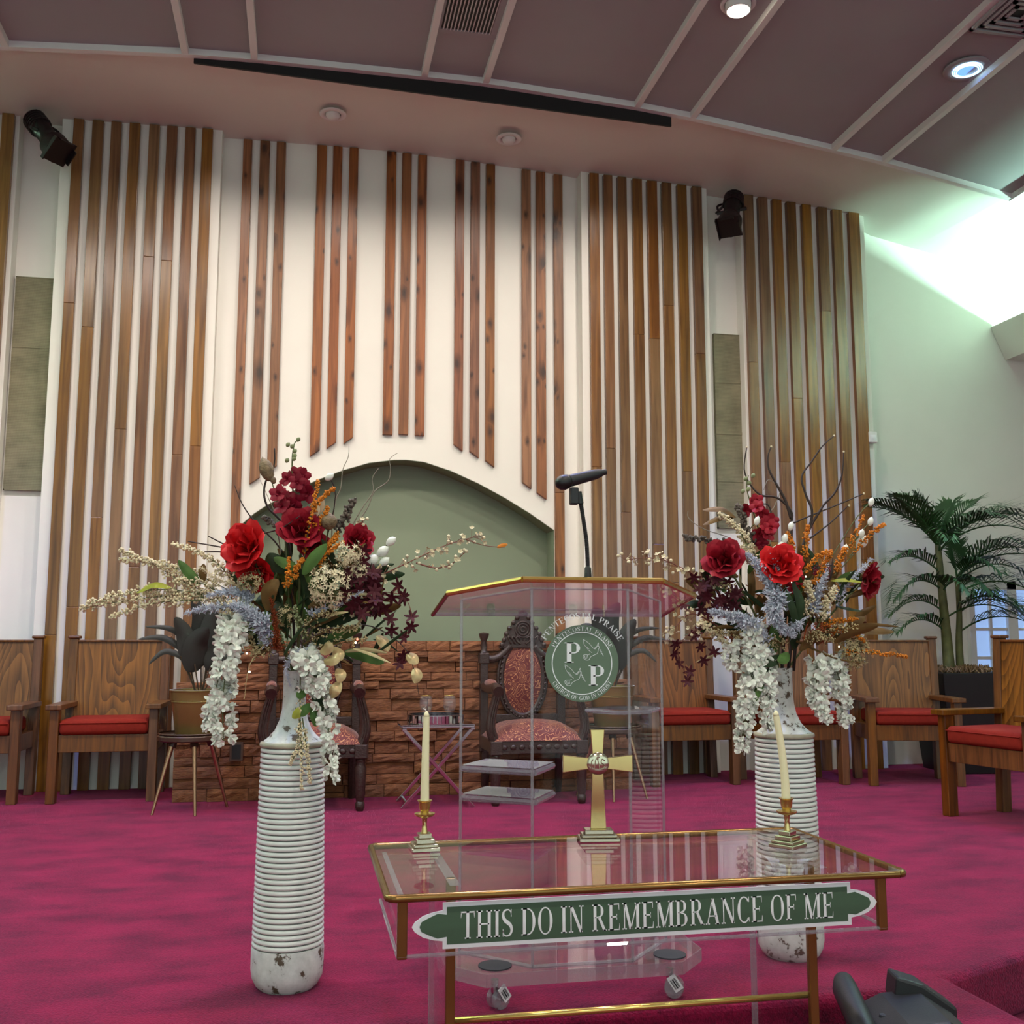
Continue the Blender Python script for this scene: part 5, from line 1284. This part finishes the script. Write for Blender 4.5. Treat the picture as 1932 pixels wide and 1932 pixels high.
A.plume([(520,1185,-.12),(480,1150,-.15),(430,1150,-.16),(385,1160,-.16)],26,420,'blue_grey'); A.plume([(530,1190,-.14),(500,1160,-.17),(470,1145,-.18)],30,420,'blue_grey'); A.plume([(500,1130,-.10),(460,1120,-.13),(420,1128,-.14)],24,300,'blue_grey'); A.plume([(530,1215,-.12),(520,1180,-.15),(498,1150,-.16)],22,280,'blue_grey')
A.plume([(596,1228,-.10),(575,1238,-.12),(562,1260,-.12),(570,1290,-.11)],16,260,'blue_grey')
A.plume([(548,1225,-.14),(545,1175,-.16),(536,1133,-.16)],20,420,'rust',ln=.8); A.leaf([(528,1155,-.14),(533,1120,-.17),(550,1100,-.17)],30,'leaf_brown'); A.leaf([(590,1090,-.14),(610,1060,-.15),(633,1035,-.15)],24,'leaf_green'); A.leaf([(580,1080,-.12),(560,1070,-.14),(538,1060,-.15)],20,'leaf_green'); A.leaf([(560,1085,-.10),(535,1065,-.12),(525,1050,-.12)],30,'leaf_deep')
A.wisteria([(470,1165,-.14),(468,1200,-.16),(462,1260,-.17),(458,1320,-.17),(462,1385,-.17)],26,15,120,15); A.wisteria([(448,1270,-.16),(440,1330,-.17),(438,1362,-.17)],14,8,36,13)
A.wisteria([(590,1225,-.12),(612,1260,-.15),(632,1310,-.15),(645,1370,-.15),(650,1452,-.15)],26,10,130,14); A.wisteria([(605,1240,-.12),(615,1275,-.14),(600,1300,-.14)],18,12,30,13)
for p in ([(625,1228,-.15),(640,1222,-.17),(648,1212,-.17)],[(650,1220,-.14),(660,1232,-.16),(664,1244,-.16)],[(632,1245,-.15),(650,1242,-.17),(664,1240,-.17)],[(655,1258,-.14),(664,1268,-.16),(660,1282,-.16)],[(662,1280,-.14),(655,1295,-.16),(648,1310,-.15)],[(776,1232,-.08),(788,1240,-.09),(797,1250,-.09)],[(790,1258,-.08),(796,1270,-.09),(792,1285,-.09)],[(720,1200,-.07),(735,1212,-.08),(742,1228,-.08)]):
    A.leaf(p,21,'leaf_gold',(.2,-1,.3))
A.stems([(600,1200,0),(680,1180,-.06),(730,1190,-.08),(775,1225,-.08),(792,1270,-.08),(800,1310,-.08)],1.6,.5,'twig')
for p, m in (([(600,1325,-.13),(588,1335,-.14),(578,1345,-.14)],'leaf_yellow'),([(608,1320,-.13),(600,1330,-.14),(592,1342,-.14)],'leaf_green'),([(610,1330,-.13),(618,1342,-.14),(620,1360,-.14)],'leaf_green'),([(615,1300,-.13),(622,1315,-.14),(632,1332,-.14)],'leaf_deep'),([(600,1295,-.13),(592,1302,-.14),(586,1310,-.14)],'leaf_green')): A.leaf(p,18,m)
for p in ([(588,1270,-.12),(590,1340,-.13),(586,1400,-.13),(575,1425,-.13)],[(590,1340,-.13),(596,1400,-.14),(598,1468,-.14)],[(595,1345,-.13),(605,1400,-.14),(612,1455,-.14)]): A.spray(p,70,14,1.8,'cream','stem_green',side=2,drop=.6)
A.spray([(560,1220,-.10),(535,1200,-.12),(515,1215,-.12)],60,18,2,'bud_green',side=2,name='filler_sprig'); A.spray([(600,1210,-.10),(585,1180,-.13),(575,1150,-.13)],60,16,2,'bud_green',side=2,name='filler_sprig'); A.spray([(520,1200,-.12),(490,1180,-.15),(480,1165,-.15)],60,18,2.2,'bud_green',side=2,name='filler_sprig')
for p in ([(590,1215,-.1),(640,1190,-.14),(690,1185,-.14)],[(580,1200,-.1),(620,1165,-.15),(650,1160,-.15)],[(600,1225,-.1),(650,1215,-.12),(705,1205,-.12)],[(540,1210,-.1),(510,1235,-.13),(500,1200,-.14)]): A.spray(p,70,22,1.6,'cream_dark','leaf_brown',side=2,name='dried_filler')
A.plume([(600,1160,-.12),(660,1140,-.14),(700,1120,-.14)],16,160,'blue_grey'); A.plume([(470,1110,-.10),(430,1095,-.12),(400,1075,-.12)],16,180,'cream',name='dried_plume'); A.cluster(560,1165,-.13,16,22,60,5,'cream_dark'); A.cluster(460,1150,-.15,22,18,60,5,'cream')
A.stems([(563,1240,0),(540,1060,.02),(480,985,.0),(455,950,0),(440,915,0)],2.2,.8,'twig'); A.stems([(563,1240,0),(545,1020,.0),(505,955,-.02),(500,915,-.02),(516,880,-.02),(516,845,-.02)],2.6,1.4,'twig')
A.stems([(480,1045,.0),(430,1035,0),(355,1022,0)],2,1.2,'twig'); A.stems([(480,1048,.0),(420,1042,0),(380,1042,0)],2,1.2,'twig'); A.stems([(470,1042,.0),(430,1030,0),(393,1012,0)],2,1.2,'twig'); A.stems([(500,1015,-.1),(545,1005,-.12),(580,982,-.12)],1.6,1,'twig')
A.stems([(600,1150,.02),(655,1010,.02),(680,960,.02),(702,925,.02),(700,900,.02),(712,880,.02)],1.5,.6,'twig_silver'); A.stems([(655,1010,.02),(690,960,.02),(705,925,.02),(730,905,.02),(735,880,.02),(733,862,.02),(748,850,.02)],1.4,.5,'twig_silver')
A.stems([(620,1100,.02),(630,960,.0),(642,920,.0),(645,885,.0),(655,860,0),(656,838,0)],1.4,.5,'twig_silver'); A.stems([(540,1100,.0),(520,980,.0),(505,940,.0),(488,905,.0)],1.2,.4,'twig_silver')
for x, y, m in ((458,1228,'bead_red'),(492,1231,'bead_warm'),(687,1212,'bead_warm'),(690,1206,'bead_red'),(498,1264,'bead_warm')): B().ball(A.P(x,y,-.13),.0035,6,4).obj('fairy_light', m, A.t)
A.spray([(530,1205,-.12),(500,1250,-.14),(492,1310,-.14)],14,6,1.2,'leaf_gold','leaf_gold',side=1,name='gold_sprig'); A.spray([(520,1215,-.12),(480,1225,-.14),(455,1220,-.14)],14,6,1.2,'leaf_gold','leaf_gold',side=1,name='gold_sprig')

K = Arr('flower_arrangement', 'mixed bouquet with tall bare twigs, roses and blue-grey plumes in the vase behind the table', (VR[0], VR[1], .965), 1478, 1275, .00193, 8)
K.foliage(40, ((1420,1560),(1090,1245),(-.12,.10)), dk+['leaf_brown'], (45,90), (14,28)); K.foliage(44, ((1340,1620),(1110,1240),(-.14,.05)), ['leaf_brown','leaf_deep','twig','cream_dark','rust'], (40,80), (4,9)); K.foliage(14, ((1340,1440),(1080,1200),(-.05,.10)), dk+['leaf_brown'], (35,70), (12,22)); K.foliage(14, ((1520,1620),(1090,1220),(-.05,.10)), dk+['leaf_brown'], (35,70), (10,20))
K.rose(1360,1067,-.14,32,(-.4,-1,.35),'rose_dark'); K.rose(1459,1078,-.17,33,(.05,-1,.4),'rose_red'); K.rose(1640,1105,-.05,30,(1,-.55,-.25),'rose_dark')
K.orchids(1428,968,-.06,14,6,'rose_dark',(22,16)); K.orchids(1448,1010,-.07,15,5,'rose_dark',(18,22)); K.orchids(1440,1040,-.06,12,3,'orchid_red',(12,12)); K.orchids(1505,1110,-.06,12,3,'rose_dark',(15,15))
K.stems([(1478,1270),(1465,1100),(1430,980,-.04),(1418,930,-.04),(1422,905,-.04)],2,.8,'stem_green','orchid_stem')
for x, y in ((1430,906),(1416,912),(1422,920),(1410,936),(1420,932)): K.pod(x,y,-.045,4,5,'bud_green',.5,name='bud')
for p in ([(1478,1270,0),(1495,1100,0),(1505,1000,.0),(1505,970,0),(1480,945,0),(1450,940,0),(1430,920,0),(1419,890,0),(1425,847,0)],[(1505,985,.0),(1495,950,0),(1480,920,0),(1466,890,0),(1465,865,0),(1472,846,0)],[(1490,1270,0),(1520,1060,0),(1545,980,0),(1535,940,0),(1528,905,0),(1548,875,0),(1570,845,0),(1593,825,0)],
          [(1500,1270,0),(1525,1050,0),(1560,970,0),(1590,935,0),(1605,900,0),(1610,855,0)],[(1505,995,0),(1540,980,0),(1590,960,0),(1645,937,0)],[(1530,1030,.02),(1565,1005,.02),(1590,985,.02),(1616,960,.02)],[(1500,1110,-.06),(1545,1080,-.06),(1580,1075,-.06)],[(1440,1005,-.05),(1460,980,-.05),(1452,960,-.05),(1420,968,-.05)]):
    K.stems(p,3.2 if len(p) > 5 else 2,1.1,'twig')
for x, y in ((1425,847),(1472,846),(1593,825),(1610,856),(1645,937),(1616,960)): B().ball(K.P(x,y,0),.0042,6,4).obj('twig_tip','cream',K.t,smooth=True)
K.stems([(1478,1270,0),(1470,1080,.0),(1460,990,.0),(1475,960,0),(1485,930,0),(1465,910,0),(1455,930,0)],1.2,.5,'twig_silver'); K.stems([(1450,1100,0),(1400,1030,0),(1340,1005,0),(1312,985,0),(1310,970,0)],1.2,.5,'twig_silver')
K.leaf([(1395,985,-.05),(1370,968,-.06),(1332,972,-.06)],26,'leaf_brown',(0,-.6,1)); K.leaf([(1390,985,-.05),(1365,985,-.06),(1332,1000,-.06)],20,'leaf_brown',(0,-.6,1)); K.leaf([(1560,1105,-.1),(1585,1102,-.12),(1612,1108,-.12)],18,'leaf_yellow',(0,-.5,1)); K.leaf([(1570,1150,-.08),(1590,1155,-.1),(1615,1160,-.1)],14,'leaf_deep',(0,-.5,1))
for x, y, rr in ((1428,995,7),(1478,1028,8),(1470,1045,10),(1458,1052,9),(1478,1052,9),(1490,1005,7),(1653,955,7),(1650,992,7),(1600,1045,8),(1636,1030,9),(1632,1015,7)): K.pod(x,y,-.10 if x < 1600 else -.03,rr*.8,rr*1.3,'white_petal',.3,[(1500,1180,0),(x-10 if x < 1500 else x-40,y+45,-.03)],'white_bud','stem_green')
for p in ([(1508,1080,-.1),(1515,1030,-.11),(1520,1005,-.11)],[(1495,1060,-.1),(1490,1035,-.1),(1483,1018,-.1)],[(1530,1110,-.12),(1545,1075,-.12),(1560,1052,-.12)],[(1560,1090,-.08),(1600,1040,-.08),(1628,985,-.08)],[(1600,1060,-.07),(1640,1020,-.07),(1668,1000,-.07)],[(1570,1095,-.08),(1582,1070,-.08),(1588,1045,-.08)],[(1500,1095,-.14),(1530,1065,-.14),(1548,1055,-.14)],
          [(1530,1190,-.1),(1560,1180,-.12),(1600,1175,-.12)],[(1545,1200,-.1),(1580,1195,-.12),(1612,1215,-.12)],[(1500,1130,-.12),(1520,1110,-.13),(1540,1108,-.13)],[(1560,1235,-.1),(1630,1235,-.1),(1690,1243,-.1)],[(1545,1150,-.1),(1560,1130,-.1),(1575,1120,-.1)]):
    K.spray(p,80,11,1.8,'orange',name='goldenrod_sprig',side=2)
K.cluster(1540,1200,-.1,24,22,70,5,'rust'); K.cluster(1545,1090,-.08,20,16,50,4.5,'orchid_red')
K.plume([(1470,1150,-.15),(1440,1120,-.18),(1415,1080,-.18),(1400,1060,-.17)],26,420,'blue_grey'); K.plume([(1440,1110,-.15),(1450,1080,-.17),(1440,1060,-.17)],20,260,'blue_grey'); K.plume([(1450,1130,-.18),(1440,1160,-.20),(1452,1190,-.20),(1475,1205,-.19)],30,520,'blue_grey'); K.plume([(1420,1190,-.14),(1380,1175,-.17),(1330,1162,-.17)],28,480,'blue_grey'); K.plume([(1490,1180,-.17),(1480,1190,-.18),(1462,1203,-.18)],20,240,'blue_grey')
K.plume([(1520,1160,-.12),(1530,1125,-.14),(1545,1095,-.14)],24,320,'blue_grey'); K.plume([(1560,1140,-.1),(1600,1100,-.1),(1640,1065,-.08)],20,300,'blue_grey'); K.plume([(1435,1215,-.15),(1410,1190,-.17),(1400,1180,-.17)],22,260,'blue_grey')
for p, n, sp in (([(1440,1090,-.08),(1410,1030,-.08),(1385,1000,-.08),(1362,982,-.08)],110,18),([(1420,1060,-.08),(1405,1030,-.09),(1395,1010,-.09)],70,18),([(1510,1180,-.12),(1515,1140,-.14),(1510,1110,-.14)],100,22),([(1530,1190,-.12),(1545,1150,-.13),(1560,1120,-.13)],90,20),([(1400,1240,-.08),(1360,1215,-.09),(1320,1180,-.09)],100,20),([(1420,1075,-.12),(1400,1065,-.14),(1375,1050,-.14)],60,12)): K.spray(p,n,sp,2.0,'cream',side=3)
K.spray([(1430,1040,-.05),(1410,1000,-.05),(1400,965,-.05)],70,16,3.2,'cone_brown','twig',name='seed_spike'); K.spray([(1400,1045,-.04),(1350,1030,-.04),(1300,1022,-.04)],70,14,3,'cone_brown','twig',name='seed_spike')
K.blossom([(1400,1160,-.03),(1340,1110,-.05),(1290,1080,-.06),(1240,1062,-.06),(1185,1066,-.06)],60,22,6,'cream','stem_red'); K.blossom([(1360,1190,-.05),(1310,1165,-.06),(1280,1185,-.07),(1265,1205,-.07)],24,18,6,'cream','stem_red'); K.blossom([(1400,1220,-.06),(1340,1190,-.08),(1310,1200,-.08)],24,20,5.5,'cream','stem_red')
K.stars([(K.r.uniform(1300,1385),K.r.uniform(1100,1165),-.10+tnt(K.r,.05)) for i in range(30)],13,'burgundy'); K.stars([(1275,1220,-.08),(1272,1238,-.08),(1280,1255,-.08),(1300,1270,-.08),(1296,1288,-.08),(1310,1205,-.08),(1325,1250,-.08),(1320,1225,-.08),(1345,1235,-.08),(1290,1150,-.08),(1315,1200,-.08)],12,'burgundy',[(1350,1180,-.07),(1310,1195,-.08),(1280,1225,-.08),(1285,1258,-.08),(1300,1285,-.08)])
K.wisteria([(1420,1230,-.12),(1405,1270,-.15),(1395,1310,-.16),(1388,1360,-.16),(1382,1405,-.16)],24,9,110,13); K.wisteria([(1430,1235,-.12),(1428,1280,-.15),(1430,1320,-.15),(1428,1370,-.15)],20,10,80,13); K.wisteria([(1530,1245,-.1),(1522,1290,-.13),(1525,1330,-.13),(1538,1355,-.13)],18,9,70,13); K.wisteria([(1560,1240,-.06),(1570,1280,-.08),(1576,1320,-.08),(1582,1365,-.08)],17,11,90,12); K.wisteria([(1415,1190,-.14),(1405,1215,-.15),(1410,1240,-.15)],16,10,36,12); K.wisteria([(1380,1215,-.1),(1370,1240,-.12),(1372,1265,-.12)],16,8,34,11)
K.leaf([(1425,1265,-.16),(1415,1295,-.18),(1398,1330,-.18)],12,'leaf_green'); K.leaf([(1440,1260,-.15),(1425,1280,-.17),(1405,1305,-.17)],12,'leaf_deep'); K.leaf([(1455,1240,-.15),(1440,1250,-.17),(1420,1258,-.17)],18,'leaf_deep'); K.leaf([(1470,1235,-.15),(1460,1245,-.17),(1448,1250,-.17)],20,'leaf_green')
for p in ([(1440,1225,-.1),(1390,1205,-.14),(1345,1200,-.14)],[(1510,1215,-.1),(1560,1195,-.14),(1600,1190,-.14)],[(1470,1230,-.1),(1450,1215,-.15),(1425,1215,-.15)],[(1500,1225,-.12),(1520,1205,-.15),(1550,1215,-.15)],[(1400,1140,-.1),(1370,1120,-.12),(1340,1100,-.12)]): K.spray(p,70,22,1.6,'cream_dark','leaf_brown',side=2,name='dried_filler')
K.cluster(1600,1235,-.08,28,38,150,5.5,'cream_dark'); K.cluster(1420,1195,-.12,16,16,40,6,'cream')
K.stems([(1500,1215,-.05),(1560,1245,-.1),(1610,1255,-.1)],2.5,1.2,'leaf_brown'); K.stems([(1490,1200,-.1),(1485,1120,-.16),(1470,1090,-.16)],5,2,'leaf_deep','stalk')
K.leaf([(1480,1200,-.16),(1490,1150,-.19),(1478,1110,-.18)],16,'leaf_deep'); K.leaf([(1490,1210,-.16),(1475,1160,-.2),(1465,1125,-.19)],14,'leaf_deep'); K.leaf([(1340,1100,-.1),(1358,1090,-.12),(1372,1085,-.12)],14,'cream_dark')
for x, y in ((1505,1100),(1480,1110),(1560,1225)): B().ball(K.P(x,y,-.16),.003,6,4).obj('fairy_light', 'bead_warm', K.t)
